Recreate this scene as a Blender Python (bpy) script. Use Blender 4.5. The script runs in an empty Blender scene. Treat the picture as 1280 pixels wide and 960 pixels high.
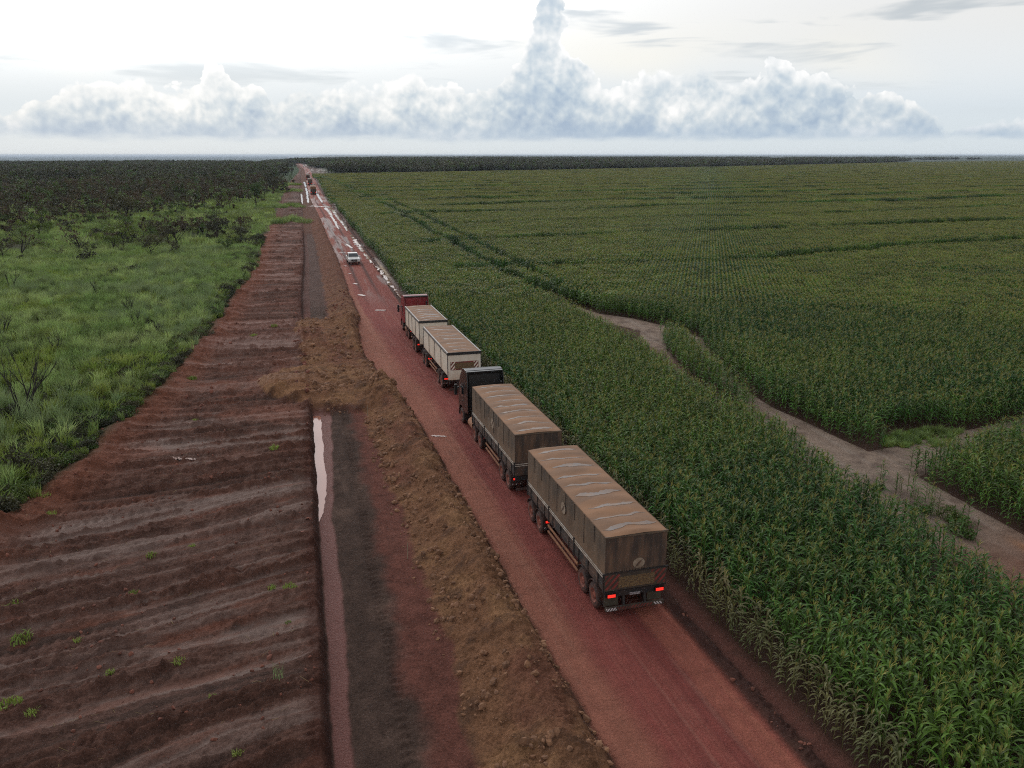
import bpy, bmesh, math, random
import numpy as np
from mathutils import Vector, Matrix

S = bpy.context.scene
# ------------------------------------------------------------------ camera
cam_d = bpy.data.cameras.new("camera"); cam = bpy.data.objects.new("camera", cam_d)
S.collection.objects.link(cam); S.camera = cam
CAM_H, PITCH, YAW = 17.56, 0.270, 0.279
cam.location = (0, 0, CAM_H); cam.rotation_euler = (math.pi/2 - PITCH, 0, -YAW)
cam_d.sensor_width = 36.0; cam_d.lens = 1035/1280*36.0
cam_d.clip_start = 0.5; cam_d.clip_end = 90000
# ------------------------------------------------------------------ exposure
S.view_settings.view_transform = 'Standard'; S.view_settings.look = 'None'
S.view_settings.exposure = 0.14; S.view_settings.gamma = 1.0
S.view_settings.use_curve_mapping = False
S.render.engine = 'CYCLES'
S.cycles.max_bounces = 4; S.cycles.diffuse_bounces = 2; S.cycles.glossy_bounces = 2
S.cycles.transmission_bounces = 3; S.cycles.transparent_max_bounces = 6; S.cycles.volume_bounces = 0
S.cycles.use_denoising = False; S.cycles.filter_width = 1.1; S.cycles.use_adaptive_sampling = True; S.cycles.adaptive_threshold = .01
# ------------------------------------------------------------------ sun (behind thin overcast, ahead and a little left)
SUN_AZ, SUN_EL = math.radians(-12), math.radians(32)     # azimuth measured from +Y towards +X
sd = bpy.data.lights.new("sun", 'SUN'); sd.energy = 0.6; sd.angle = math.radians(22); sd.color = (1.0, .95, .88)
sun = bpy.data.objects.new("sun", sd); S.collection.objects.link(sun)
sdir = Vector((math.sin(SUN_AZ)*math.cos(SUN_EL), math.cos(SUN_AZ)*math.cos(SUN_EL), math.sin(SUN_EL)))
sun.rotation_euler = sdir.to_track_quat('Z', 'Y').to_euler()

# ------------------------------------------------------------------ world: Nishita under a procedural cloud deck
def make_world():
    w = bpy.data.worlds.new("World"); S.world = w; w.use_nodes = True
    w.cycles.sampling_method = "MANUAL"; w.cycles.sample_map_resolution = 512
    nt = w.node_tree; N = nt.nodes; L = nt.links; N.clear()
    def math_(op, a, b=None, c=None, clamp=False):
        n = N.new('ShaderNodeMath'); n.operation = op; n.use_clamp = clamp
        for i, v in enumerate((a, b, c)):
            if v is None: continue
            if isinstance(v, (int, float)): n.inputs[i].default_value = v
            else: L.new(v, n.inputs[i])
        return n.outputs[0]
    def smooth(x, a, b):
        n = N.new('ShaderNodeMapRange'); n.interpolation_type = 'SMOOTHSTEP'; n.clamp = True
        if isinstance(x, (int, float)): n.inputs[0].default_value = x
        else: L.new(x, n.inputs[0])
        n.inputs[1].default_value = a; n.inputs[2].default_value = b
        return n.outputs[0]
    def mixc(f, a, b):
        n = N.new('ShaderNodeMix'); n.data_type = 'RGBA'
        for i, v in ((0, f), (6, a), (7, b)):
            if isinstance(v, (int, float)): n.inputs[i].default_value = v
            elif isinstance(v, tuple): n.inputs[i].default_value = (*v, 1)
            else: L.new(v, n.inputs[i])
        return n.outputs[2]
    def mixf(f, a, b):
        return math_('ADD', math_('MULTIPLY', math_('SUBTRACT', 1.0, f), a), math_('MULTIPLY', f, b))
    def ramp(x, stops):
        n = N.new('ShaderNodeValToRGB'); L.new(x, n.inputs[0]); cr = n.color_ramp
        while len(cr.elements) < len(stops): cr.elements.new(0.5)
        for e, (p, c) in zip(cr.elements, stops): e.position = p; e.color = (*c, 1)
        return n.outputs[0]
    def noise(vec, scale, detail, rough=.55, dist=0.0):
        n = N.new('ShaderNodeTexNoise'); n.noise_dimensions = '3D'; L.new(vec, n.inputs['Vector'])
        n.inputs['Scale'].default_value = scale; n.inputs['Detail'].default_value = detail
        n.inputs['Roughness'].default_value = rough; n.inputs['Distortion'].default_value = dist
        return n.outputs[0]
    def vmul(vec, s, off=(0, 0, 0)):
        n = N.new('ShaderNodeVectorMath'); n.operation = 'MULTIPLY_ADD'; L.new(vec, n.inputs[0])
        n.inputs[1].default_value = s; n.inputs[2].default_value = off
        return n.outputs[0]
    tc = N.new('ShaderNodeTexCoord'); d = tc.outputs['Generated']
    sx = N.new('ShaderNodeSeparateXYZ'); L.new(d, sx.inputs[0])
    X, Y, Z = sx.outputs
    az = math_('MULTIPLY', math_('ARCTAN2', X, Y), 57.2958)
    el = math_('MULTIPLY', math_('ARCSINE', math_('MINIMUM', math_('MAXIMUM', Z, -1.0), 1.0)), 57.2958)
    # cumulus tops (azimuth, elevation in degrees) along the visible horizon; noise elsewhere
    prof = [(-20, 2.6), (-16.5, 3.4), (-14.4, 3.0), (-11.9, 3.4), (-9.8, 3.7), (-7.6, 4.2), (-5.9, 4.1), (-4.8, 3.8), (-3.8, 4.5), (-2.8, 5.2),
            (-1.9, 4.7), (-.3, 3.9), (1.1, 3.6), (3.6, 4.1), (6.7, 4.0), (8.2, 4.6), (9.8, 4.9), (11, 4.1), (12.8, 3.7), (14.2, 4.2),
            (15.2, 4.6), (16.3, 5.7), (17.2, 7.5), (17.8, 9.6), (18.8, 10.3), (19.4, 8.6), (20.2, 5.6), (21.5, 4.3), (23.3, 4.3), (24.3, 4.7), (25.8, 4.7),
            (27.8, 5.4), (29.3, 4.7), (30.8, 4.7), (31.9, 5.4), (32.8, 6.1), (33.6, 5.2), (34.6, 4.5), (36.9, 4.2), (39.2, 3.8),
            (40.6, 3.2), (41.8, 2.5), (43.4, 1.9), (45, 1.6), (48, 2.2), (52, 3.0)]
    fc = N.new('ShaderNodeFloatCurve'); cu = fc.mapping.curves[0]
    for i, (a, t) in enumerate(prof):
        px, py = (a+20)/72, t/12
        if i == 0: cu.points[0].location = (px, py)
        elif i == len(prof)-1: cu.points[-1].location = (px, py)
        else: cu.points.new(px, py)
    fc.mapping.update()
    wig = math_('MULTIPLY', math_('SUBTRACT', noise(vmul(d, (57.3, 57.3, 57.3)), .42, 4), .5), 4.0)
    L.new(math_('DIVIDE', math_('ADD', math_('ADD', az, wig), 20.0), 72.0, clamp=True), fc.inputs['Value'])
    tf = math_('MULTIPLY', fc.outputs[0], 12.0)
    deg = vmul(d, (57.3, 57.3, 57.3))
    low = noise(vmul(d, (57.3, 57.3, 0)), .16, 2)
    tout = math_('ADD', math_('MULTIPLY', math_('SUBTRACT', low, .3), 12.0), 1.0)
    fm = math_('MULTIPLY', smooth(az, -20, -16), math_('SUBTRACT', 1.0, smooth(az, 47, 52)))
    T = mixf(fm, tout, tf)
    def voro(vec, scale):
        n = N.new('ShaderNodeTexVoronoi'); n.voronoi_dimensions = '3D'; n.feature = 'F1'; L.new(vec, n.inputs['Vector']); n.inputs['Scale'].default_value = scale
        return n.outputs['Distance']
    def heap(off):
        """cauliflower relief of the cumulus: rounded lumps at four sizes"""
        p = vmul(d, (57.3, 57.3, 57.3), off)
        wn = N.new('ShaderNodeTexNoise'); wn.inputs['Scale'].default_value = .9; wn.inputs['Detail'].default_value = 4; L.new(p, wn.inputs['Vector'])
        wa = N.new('ShaderNodeVectorMath'); wa.operation = 'MULTIPLY_ADD'; L.new(wn.outputs['Color'], wa.inputs[0]); wa.inputs[1].default_value = (.9, .9, .9); L.new(p, wa.inputs[2])
        q = wa.outputs[0]; s = None
        for sc, am in ((.33, 1.0), (.8, .62), (2.2, .36)):
            t = math_('MULTIPLY', math_('SUBTRACT', .55, voro(q, sc)), am); s = t if s is None else math_('ADD', s, t)
        return s
    h0 = heap((0, 0, 0)); h1 = heap((-.22, -.05, .5))
    n3 = noise(vmul(d, (57.3, 57.3, 200)), .35, 5)
    soft = noise(deg, .22, 5, .55)
    e = math_('ADD', math_('SUBTRACT', T, el), math_('ADD', math_('MULTIPLY', h0, 1.35), math_('MULTIPLY', math_('SUBTRACT', soft, .5), 1.6)))
    fade = math_('ADD', .14, math_('MULTIPLY', smooth(noise(vmul(d, (57.3, 57.3, 57.3), (5, 9, 2)), .12, 3), .42, .62), .75))
    cover = math_('DIVIDE', e, fade, clamp=True); cover = math_('MULTIPLY', math_('MULTIPLY', cover, cover), math_('SUBTRACT', 3.0, math_('MULTIPLY', cover, 2.0)))
    base = smooth(math_('ADD', el, math_('MULTIPLY', math_('SUBTRACT', n3, .5), 1.0)), .72, 1.30)
    cover = math_('MULTIPLY', cover, base)
    rel = math_('SUBTRACT', h0, h1)
    frac = smooth(math_('DIVIDE', math_('SUBTRACT', el, .9), math_('MAXIMUM', math_('SUBTRACT', T, .9), .5)), -.05, 1.0)
    sh = math_('ADD', math_('ADD', math_('MULTIPLY', frac, .30), math_('MULTIPLY', rel, .62)), math_('ADD', .36, math_('MULTIPLY', math_('SUBTRACT', soft, .5), 1.5)))
    sh = math_('ADD', sh, math_('SUBTRACT', math_('MULTIPLY', math_('SUBTRACT', 1.0, smooth(e, .0, 1.1)), .24), .05))     # lit rims
    ccol = ramp(math_('MAXIMUM', math_('MINIMUM', sh, 1.0), 0.0),
                [(0.0, (.31, .41, .55)), (.28, (.44, .53, .63)), (.5, (.57, .64, .70)), (.74, (.75, .78, .80)), (1.0, (.92, .92, .92))])
    bot = smooth(math_('SUBTRACT', el, .9), 0.0, 1.5)
    ccol = mixc(math_('MULTIPLY', math_('SUBTRACT', 1.0, bot), .6), ccol, (.40, .51, .64))
    # overcast behind
    elw = math_('DIVIDE', el, 90.0)
    sky = ramp(math_('MAXIMUM', elw, 0.0),
               [(0.0, (.62, .69, .74)), (.013, (.63, .70, .75)), (.03, (.64, .705, .76)), (.055, (.78, .81, .83)), (.085, (.93, .93, .915)), (.2, (1.12, 1.12, 1.12)),
                (.45, (.95, .97, 1.0)), (1.0, (.78, .82, .88))])
    warm = smooth(noise(vmul(d, (57.3, 57.3, 120)), .035, 2), .48, .62)
    warm = math_('MULTIPLY', math_('MULTIPLY', warm, smooth(el, 1.2, 3.2)), math_('SUBTRACT', 1.0, smooth(el, 5, 9)))
    sky = mixc(math_('MULTIPLY', warm, .55), sky, (.97, .92, .80))
    st = noise(vmul(d, (57.3, 57.3, 420), (11.3, 4.2, 3.1)), .085, 4, .55, .3)
    streak = math_('MULTIPLY', smooth(st, .53, .66), smooth(el, 2.0, 4.0))
    sky = mixc(math_('MULTIPLY', streak, .85), sky, (.58, .63, .67))
    dt = N.new('ShaderNodeVectorMath'); dt.operation = 'DOT_PRODUCT'; L.new(d, dt.inputs[0]); dt.inputs[1].default_value = tuple(sdir)
    ang = math_('MULTIPLY', math_('ARCCOSINE', math_('MINIMUM', dt.outputs['Value'], 1.0)), 57.2958)
    glow = math_('EXPONENT', math_('MULTIPLY', math_('POWER', math_('DIVIDE', ang, 26.0), 2.0), -1.0))
    gl = math_('ADD', .80, math_('MULTIPLY', glow, 1.9))
    gm_ = N.new('ShaderNodeVectorMath'); gm_.operation = 'SCALE'; L.new(sky, gm_.inputs[0])
    L.new(mixf(smooth(el, 3.0, 9.0), 1.0, gl), gm_.inputs['Scale']); sky = gm_.outputs[0]
    col = mixc(cover, sky, ccol)
    # pale band of air between the cloud bases and the land
    air = math_('SUBTRACT', 1.0, smooth(el, .3, 1.6))
    col = mixc(math_('MULTIPLY', air, .32), col, (.65, .71, .75))
    sk = N.new('ShaderNodeTexSky'); sk.sky_type = 'NISHITA'; sk.sun_disc = False
    sk.sun_elevation = SUN_EL; sk.sun_rotation = SUN_AZ
    c10 = N.new('ShaderNodeMix'); c10.data_type = 'RGBA'; c10.blend_type = 'MULTIPLY'; c10.inputs[0].default_value = 1
    L.new(col, c10.inputs[6]); c10.inputs[7].default_value = (10, 10, 10, 1)
    fin = mixc(.94, sk.outputs[0], c10.outputs[2])
    bg = N.new('ShaderNodeBackground'); bg.inputs['Strength'].default_value = 0.1
    L.new(fin, bg.inputs['Color'])
    c11 = N.new('ShaderNodeMix'); c11.data_type = 'RGBA'; c11.blend_type = 'MULTIPLY'; c11.inputs[0].default_value = 1
    L.new(sky, c11.inputs[6]); c11.inputs[7].default_value = (10, 10, 10, 1)
    bg2 = N.new('ShaderNodeBackground'); bg2.inputs['Strength'].default_value = 0.1      # same overcast where no cumulus reaches
    L.new(mixc(.94, sk.outputs[0], c11.outputs[2]), bg2.inputs['Color'])
    ms = N.new('ShaderNodeMixShader'); L.new(smooth(el, 13.5, 14.5), ms.inputs[0]); L.new(bg.outputs[0], ms.inputs[1]); L.new(bg2.outputs[0], ms.inputs[2])
    out = N.new('ShaderNodeOutputWorld'); L.new(ms.outputs[0], out.inputs['Surface'])
make_world()

# ------------------------------------------------------------------ small helpers
COL = S.collection
R = random.Random(7)
def lin(*c):
    a = np.array(c, float)/255.0
    return np.where(a <= .04045, a/12.92, ((a+.055)/1.055)**2.4)
GAIN = 0.66           # photograph value -> reflectance under this sky
def C(r, g, b): return tuple(float(v) for v in np.clip(lin(r, g, b)*GAIN, 0, .85))

def tag(o, label=None, cat=None, group=None, kind=None):
    if label: o["label"] = label
    if cat: o["category"] = cat
    if group: o["group"] = group
    if kind: o["kind"] = kind
    return o
def empty(name, loc=(0, 0, 0), rz=0.0):
    o = bpy.data.objects.new(name, None); COL.objects.link(o)
    o.location = loc; o.rotation_euler = (0, 0, rz); o.empty_display_size = .3
    return o
def link(name, me, parent=None):
    o = bpy.data.objects.new(name, me); COL.objects.link(o)
    if parent is not None: o.parent = parent
    return o
def copy_tree(o, parent=None):
    c = o.copy(); COL.objects.link(c); c.parent = parent
    for ch in list(o.children): copy_tree(ch, c)
    return c

class MB:
    def __init__(s): s.v = []; s.f = []; s.mi = []
    def add(s, vs, fs, m=0):
        b = len(s.v); s.v += [tuple(p) for p in vs]
        for q in fs: s.f.append(tuple(b+i for i in q)); s.mi.append(m)
        return s
    def box(s, x0, x1, y0, y1, z0, z1, m=0):
        return s.add([(x0,y0,z0),(x1,y0,z0),(x1,y1,z0),(x0,y1,z0),(x0,y0,z1),(x1,y0,z1),(x1,y1,z1),(x0,y1,z1)],
                     [(0,3,2,1),(4,5,6,7),(0,1,5,4),(1,2,6,5),(2,3,7,6),(3,0,4,7)], m)
    def prism_x(s, poly, x0, x1, m=0):          # poly of (y,z), any orientation
        n = len(poly)
        vs = [(x0,y,z) for y,z in poly] + [(x1,y,z) for y,z in poly]
        return s.add(vs, [tuple(range(n)), tuple(range(2*n-1, n-1, -1))] + [(i, i+n, (i+1)%n+n, (i+1)%n) for i in range(n)], m)
    def prism_y(s, poly, y0, y1, m=0):          # poly of (x,z)
        n = len(poly)
        vs = [(x,y0,z) for x,z in poly] + [(x,y1,z) for x,z in poly]
        return s.add(vs, [tuple(range(n)), tuple(range(2*n-1, n-1, -1))] + [(i, i+n, (i+1)%n+n, (i+1)%n) for i in range(n)], m)
    def tube(s, path, rad, n=6, m=0, cap=True):
        path = [Vector(p) for p in path]; k = len(path); rings = []
        rs = rad if isinstance(rad, (list, tuple)) else [rad]*k
        for i, p in enumerate(path):
            t = (path[min(i+1, k-1)] - path[max(i-1, 0)]).normalized()
            a = t.orthogonal().normalized(); b = t.cross(a)
            rings.append([p + (a*math.cos(2*math.pi*j/n) + b*math.sin(2*math.pi*j/n))*rs[i] for j in range(n)])
        # keep rings aligned
        vs = [v for r in rings for v in r]; fs = []
        for i in range(k-1):
            best = min(range(n), key=lambda o: sum((rings[i][j]-rings[i+1][(j+o)%n]).length for j in range(n)))
            for j in range(n):
                fs.append((i*n+j, i*n+(j+1)%n, (i+1)*n+(j+1+best)%n, (i+1)*n+(j+best)%n))
        if cap: fs += [tuple(range(n-1,-1,-1)), tuple(range((k-1)*n, k*n))]
        return s.add(vs, fs, m)
    def lathe_x(s, prof, cx, cy, cz, n=24, m=0):  # prof of (x offset, radius)
        vs = []; k = len(prof)
        for i in range(n):
            a = 2*math.pi*i/n
            for px, r in prof: vs.append((cx+px, cy+r*math.cos(a), cz+r*math.sin(a)))
        fs = [(i*k+j, ((i+1)%n)*k+j, ((i+1)%n)*k+j+1, i*k+j+1) for i in range(n) for j in range(k-1)]
        return s.add(vs, fs, m)
    def mesh(s, name, mats, smooth=False):
        me = bpy.data.meshes.new(name); me.from_pydata(s.v, [], s.f)
        for m in (mats if isinstance(mats, (list, tuple)) else [mats]): me.materials.append(m)
        if len(me.materials) > 1: me.polygons.foreach_set('material_index', s.mi)
        if smooth: me.polygons.foreach_set('use_smooth', [True]*len(s.f))
        me.update(); return me
    def build(s, name, mats, parent=None, smooth=False, bevel=0, seg=2):
        o = link(name, s.mesh(name, mats, smooth), parent)
        if bevel:
            b = o.modifiers.new('bevel', 'BEVEL'); b.width = bevel; b.segments = seg; b.limit_method = 'ANGLE'; b.angle_limit = .6
        return o

# ------------------------------------------------------------------ materials
def new_mat(name):
    m = bpy.data.materials.new(name); m.use_nodes = True
    nt = m.node_tree; return m, nt.nodes, nt.links, nt.nodes['Principled BSDF']
def mat(name, c1, c2=None, scale=4.0, rough=.6, metal=0.0, bump=0.0, bscale=None, stretch=(1, 1, 1), lo=.35, hi=.65, dust=None, dust_z=None, dust_f=.8, spec=.5, rnd=0.0):
    """principled paint / soil / cloth: two-tone noise, optional dust that thickens towards the bottom, optional bump"""
    m, N, L, P = new_mat(name)
    tc = N.new('ShaderNodeTexCoord'); mp = N.new('ShaderNodeMapping'); mp.inputs['Scale'].default_value = stretch
    L.new(tc.outputs['Object'], mp.inputs[0]); vec = mp.outputs[0]
    col = None
    if c2 is not None:
        n = N.new('ShaderNodeTexNoise'); n.inputs['Scale'].default_value = scale; n.inputs['Detail'].default_value = 6; n.inputs['Roughness'].default_value = .62
        L.new(vec, n.inputs['Vector'])
        r = N.new('ShaderNodeMapRange'); r.inputs[1].default_value = lo; r.inputs[2].default_value = hi; L.new(n.outputs[0], r.inputs[0])
        mx = N.new('ShaderNodeMix'); mx.data_type = 'RGBA'; L.new(r.outputs[0], mx.inputs[0])
        mx.inputs[6].default_value = (*c1, 1); mx.inputs[7].default_value = (*c2, 1); col = mx.outputs[2]
    if dust is not None:
        n = N.new('ShaderNodeTexNoise'); n.inputs['Scale'].default_value = 2.2; n.inputs['Detail'].default_value = 7; L.new(tc.outputs['Object'], n.inputs['Vector'])
        sp = N.new('ShaderNodeSeparateXYZ'); L.new(tc.outputs['Object'], sp.inputs[0])
        r = N.new('ShaderNodeMapRange'); r.inputs[1].default_value = dust_z[1]; r.inputs[2].default_value = dust_z[0]; L.new(sp.outputs[2], r.inputs[0])
        a = N.new('ShaderNodeMath'); a.operation = 'MULTIPLY_ADD'; L.new(n.outputs[0], a.inputs[0]); a.inputs[1].default_value = 1.3; a.inputs[2].default_value = -.65
        b = N.new('ShaderNodeMath'); b.operation = 'ADD'; b.use_clamp = True; L.new(a.outputs[0], b.inputs[0]); L.new(r.outputs[0], b.inputs[1])
        c = N.new('ShaderNodeMath'); c.operation = 'MULTIPLY'; L.new(b.outputs[0], c.inputs[0]); c.inputs[1].default_value = dust_f
        mx = N.new('ShaderNodeMix'); mx.data_type = 'RGBA'; L.new(c.outputs[0], mx.inputs[0])
        if col is None: mx.inputs[6].default_value = (*c1, 1)
        else: L.new(col, mx.inputs[6])
        mx.inputs[7].default_value = (*dust, 1); col = mx.outputs[2]
    if rnd:
        oi = N.new('ShaderNodeObjectInfo'); r = N.new('ShaderNodeMapRange'); L.new(oi.outputs['Random'], r.inputs[0]); r.inputs[3].default_value = 1-rnd; r.inputs[4].default_value = 1+rnd
        h = N.new('ShaderNodeHueSaturation'); L.new(r.outputs[0], h.inputs['Value'])
        if col is None: h.inputs['Color'].default_value = (*c1, 1)
        else: L.new(col, h.inputs['Color'])
        col = h.outputs[0]
    if col is None: P.inputs['Base Color'].default_value = (*c1, 1)
    else: L.new(col, P.inputs['Base Color'])
    P.inputs['Roughness'].default_value = rough; P.inputs['Metallic'].default_value = metal; P.inputs['Specular IOR Level'].default_value = spec
    if bump:
        n = N.new('ShaderNodeTexNoise'); n.inputs['Scale'].default_value = bscale or scale*4; n.inputs['Detail'].default_value = 5; L.new(vec, n.inputs['Vector'])
        bm = N.new('ShaderNodeBump'); bm.inputs['Strength'].default_value = bump; bm.inputs['Distance'].default_value = .04
        L.new(n.outputs[0], bm.inputs['Height']); L.new(bm.outputs[0], P.inputs['Normal'])
    return m
def emis(name, c, strength):
    m, N, L, P = new_mat(name)
    P.inputs['Base Color'].default_value = (*c, 1); P.inputs['Emission Color'].default_value = (*c, 1); P.inputs['Emission Strength'].default_value = strength
    return m
def leaf_mat(name, c1, c2, trans=.28, rough=.5, rnd=.25, scale=.35, spec=.35, hue=.02, oscale=None):
    """foliage: colour varies per plant and over the field, some light comes through the blade"""
    m, N, L, P = new_mat(name)
    geo = N.new('ShaderNodeNewGeometry'); oi = N.new('ShaderNodeObjectInfo')
    n = N.new('ShaderNodeTexNoise'); n.inputs['Scale'].default_value = scale; n.inputs['Detail'].default_value = 4; L.new(geo.outputs['Position'], n.inputs['Vector'])
    r = N.new('ShaderNodeMapRange'); r.inputs[1].default_value = .36; r.inputs[2].default_value = .64; L.new(n.outputs[0], r.inputs[0])
    mx = N.new('ShaderNodeMix'); mx.data_type = 'RGBA'; L.new(r.outputs[0], mx.inputs[0]); mx.inputs[6].default_value = (*c1, 1); mx.inputs[7].default_value = (*c2, 1)
    v = N.new('ShaderNodeMapRange'); L.new(oi.outputs['Random'], v.inputs[0]); v.inputs[3].default_value = 1-rnd; v.inputs[4].default_value = 1+rnd
    isl = N.new('ShaderNodeMapRange'); L.new(geo.outputs['Random Per Island'], isl.inputs[0]); isl.inputs[3].default_value = .5-hue; isl.inputs[4].default_value = .5+hue
    isv = N.new('ShaderNodeMapRange'); L.new(geo.outputs['Random Per Island'], isv.inputs[0]); isv.inputs[3].default_value = .78; isv.inputs[4].default_value = 1.22
    vv = N.new('ShaderNodeMath'); vv.operation = 'MULTIPLY'; L.new(v.outputs[0], vv.inputs[0]); L.new(isv.outputs[0], vv.inputs[1])
    h = N.new('ShaderNodeHueSaturation'); L.new(mx.outputs[2], h.inputs['Color']); L.new(vv.outputs[0], h.inputs['Value']); L.new(isl.outputs[0], h.inputs['Hue'])
    L.new(h.outputs[0], P.inputs['Base Color']); P.inputs['Roughness'].default_value = rough; P.inputs['Specular IOR Level'].default_value = spec
    t = N.new('ShaderNodeBsdfTranslucent'); L.new(h.outputs[0], t.inputs['Color'])
    ms = N.new('ShaderNodeMixShader'); ms.inputs[0].default_value = trans
    L.new(P.outputs[0], ms.inputs[1]); L.new(t.outputs[0], ms.inputs[2])
    L.new(ms.outputs[0], N['Material Output'].inputs['Surface'])
    return m

# ------------------------------------------------------------------ numpy noise
def _h(ix, iy, seed):
    h = (ix.astype(np.int64)*374761393 + iy.astype(np.int64)*668265263 + seed*1442695041) & 0xffffffff
    h = ((h ^ (h >> 13))*1274126177) & 0xffffffff
    return ((h ^ (h >> 16)) & 0xffff)/65535.0
def vnoise(x, y, seed=0):
    x = np.asarray(x, float); y = np.asarray(y, float)
    ix = np.floor(x); iy = np.floor(y); fx = x-ix; fy = y-iy
    fx = fx*fx*fx*(fx*(fx*6-15)+10); fy = fy*fy*fy*(fy*(fy*6-15)+10)
    a = _h(ix, iy, seed); b = _h(ix+1, iy, seed); c = _h(ix, iy+1, seed); d = _h(ix+1, iy+1, seed)
    return (a*(1-fx)+b*fx)*(1-fy) + (c*(1-fx)+d*fx)*fy
def fbm(x, y, o=4, seed=0, g=.5):
    s = 0; a = 1; t = 0
    for i in range(o):
        s = s + a*(vnoise(x, y, seed+i*17)*2-1); t += a; a *= g; x = x*2.03+3.1; y = y*2.03+7.7
    return s/t                                   # about -1..1
def sm(a, b, x):
    t = np.clip((x-a)/(b-a), 0, 1); return t*t*(3-2*t)
def mixv(a, b, w):
    return a*(1-w[..., None]) + b*w[..., None] if np.ndim(a) > np.ndim(w) or np.ndim(b) > np.ndim(w) else a*(1-w)+b*w
# ------------------------------------------------------------------ terrain: one height / colour function for the whole place
_by = np.array([-400, 90, 110, 131, 150, 200, 270, 350, 480, 740, 1087, 1750, 40000.])
_bo = np.array([0, 0, .5, 1.3, 2.0, 3.3, 5.5, 7.3, 12., 22.5, 36., 52., 900.])
def bend(y): return np.interp(y, _by, _bo)
def grass_edge(y):
    return np.interp(y, [0, 20, 30, 41, 45.5, 56, 68, 87, 126, 206, 354, 600, 900], [-27, -20, -17, -14.0, -12.2, -10.6, -8.7, -6.7, -4.9, -4.6, -3, -2, 2]) + .8*fbm(y*.22, y*0+3.3, 3, 5)
def ditch_edge(y): return np.interp(y, [0, 21, 57, 80, 103, 204, 330], [-.2, .3, 1.5, 2.1, 2.4, 3.6, 4.4]) + .13*fbm(y*.45, y*0+.5, 5, 9, .62)
def road_left(y): return np.interp(y, [0, 55, 60, 66, 75, 85, 92, 131, 400], [8.75, 8.8, 8.5, 7.9, 7.3, 7.8, 8.8, 8.9, 8.6]) + .26*fbm(y*.4, y*0+1.5, 6, 11, .62)
def road_right(y): return 14.05 + .10*fbm(y*.35, y*0+8.5, 4, 13) + np.interp(y, [0, 95, 130, 400], [0, 0, .25, .6])
CORN_EDGE = 15.35
k_ = lambda *c: np.array(C(*c))
def cmix(col, c, w): return col + (np.asarray(c)-col)*np.asarray(w)[..., None]

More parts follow.
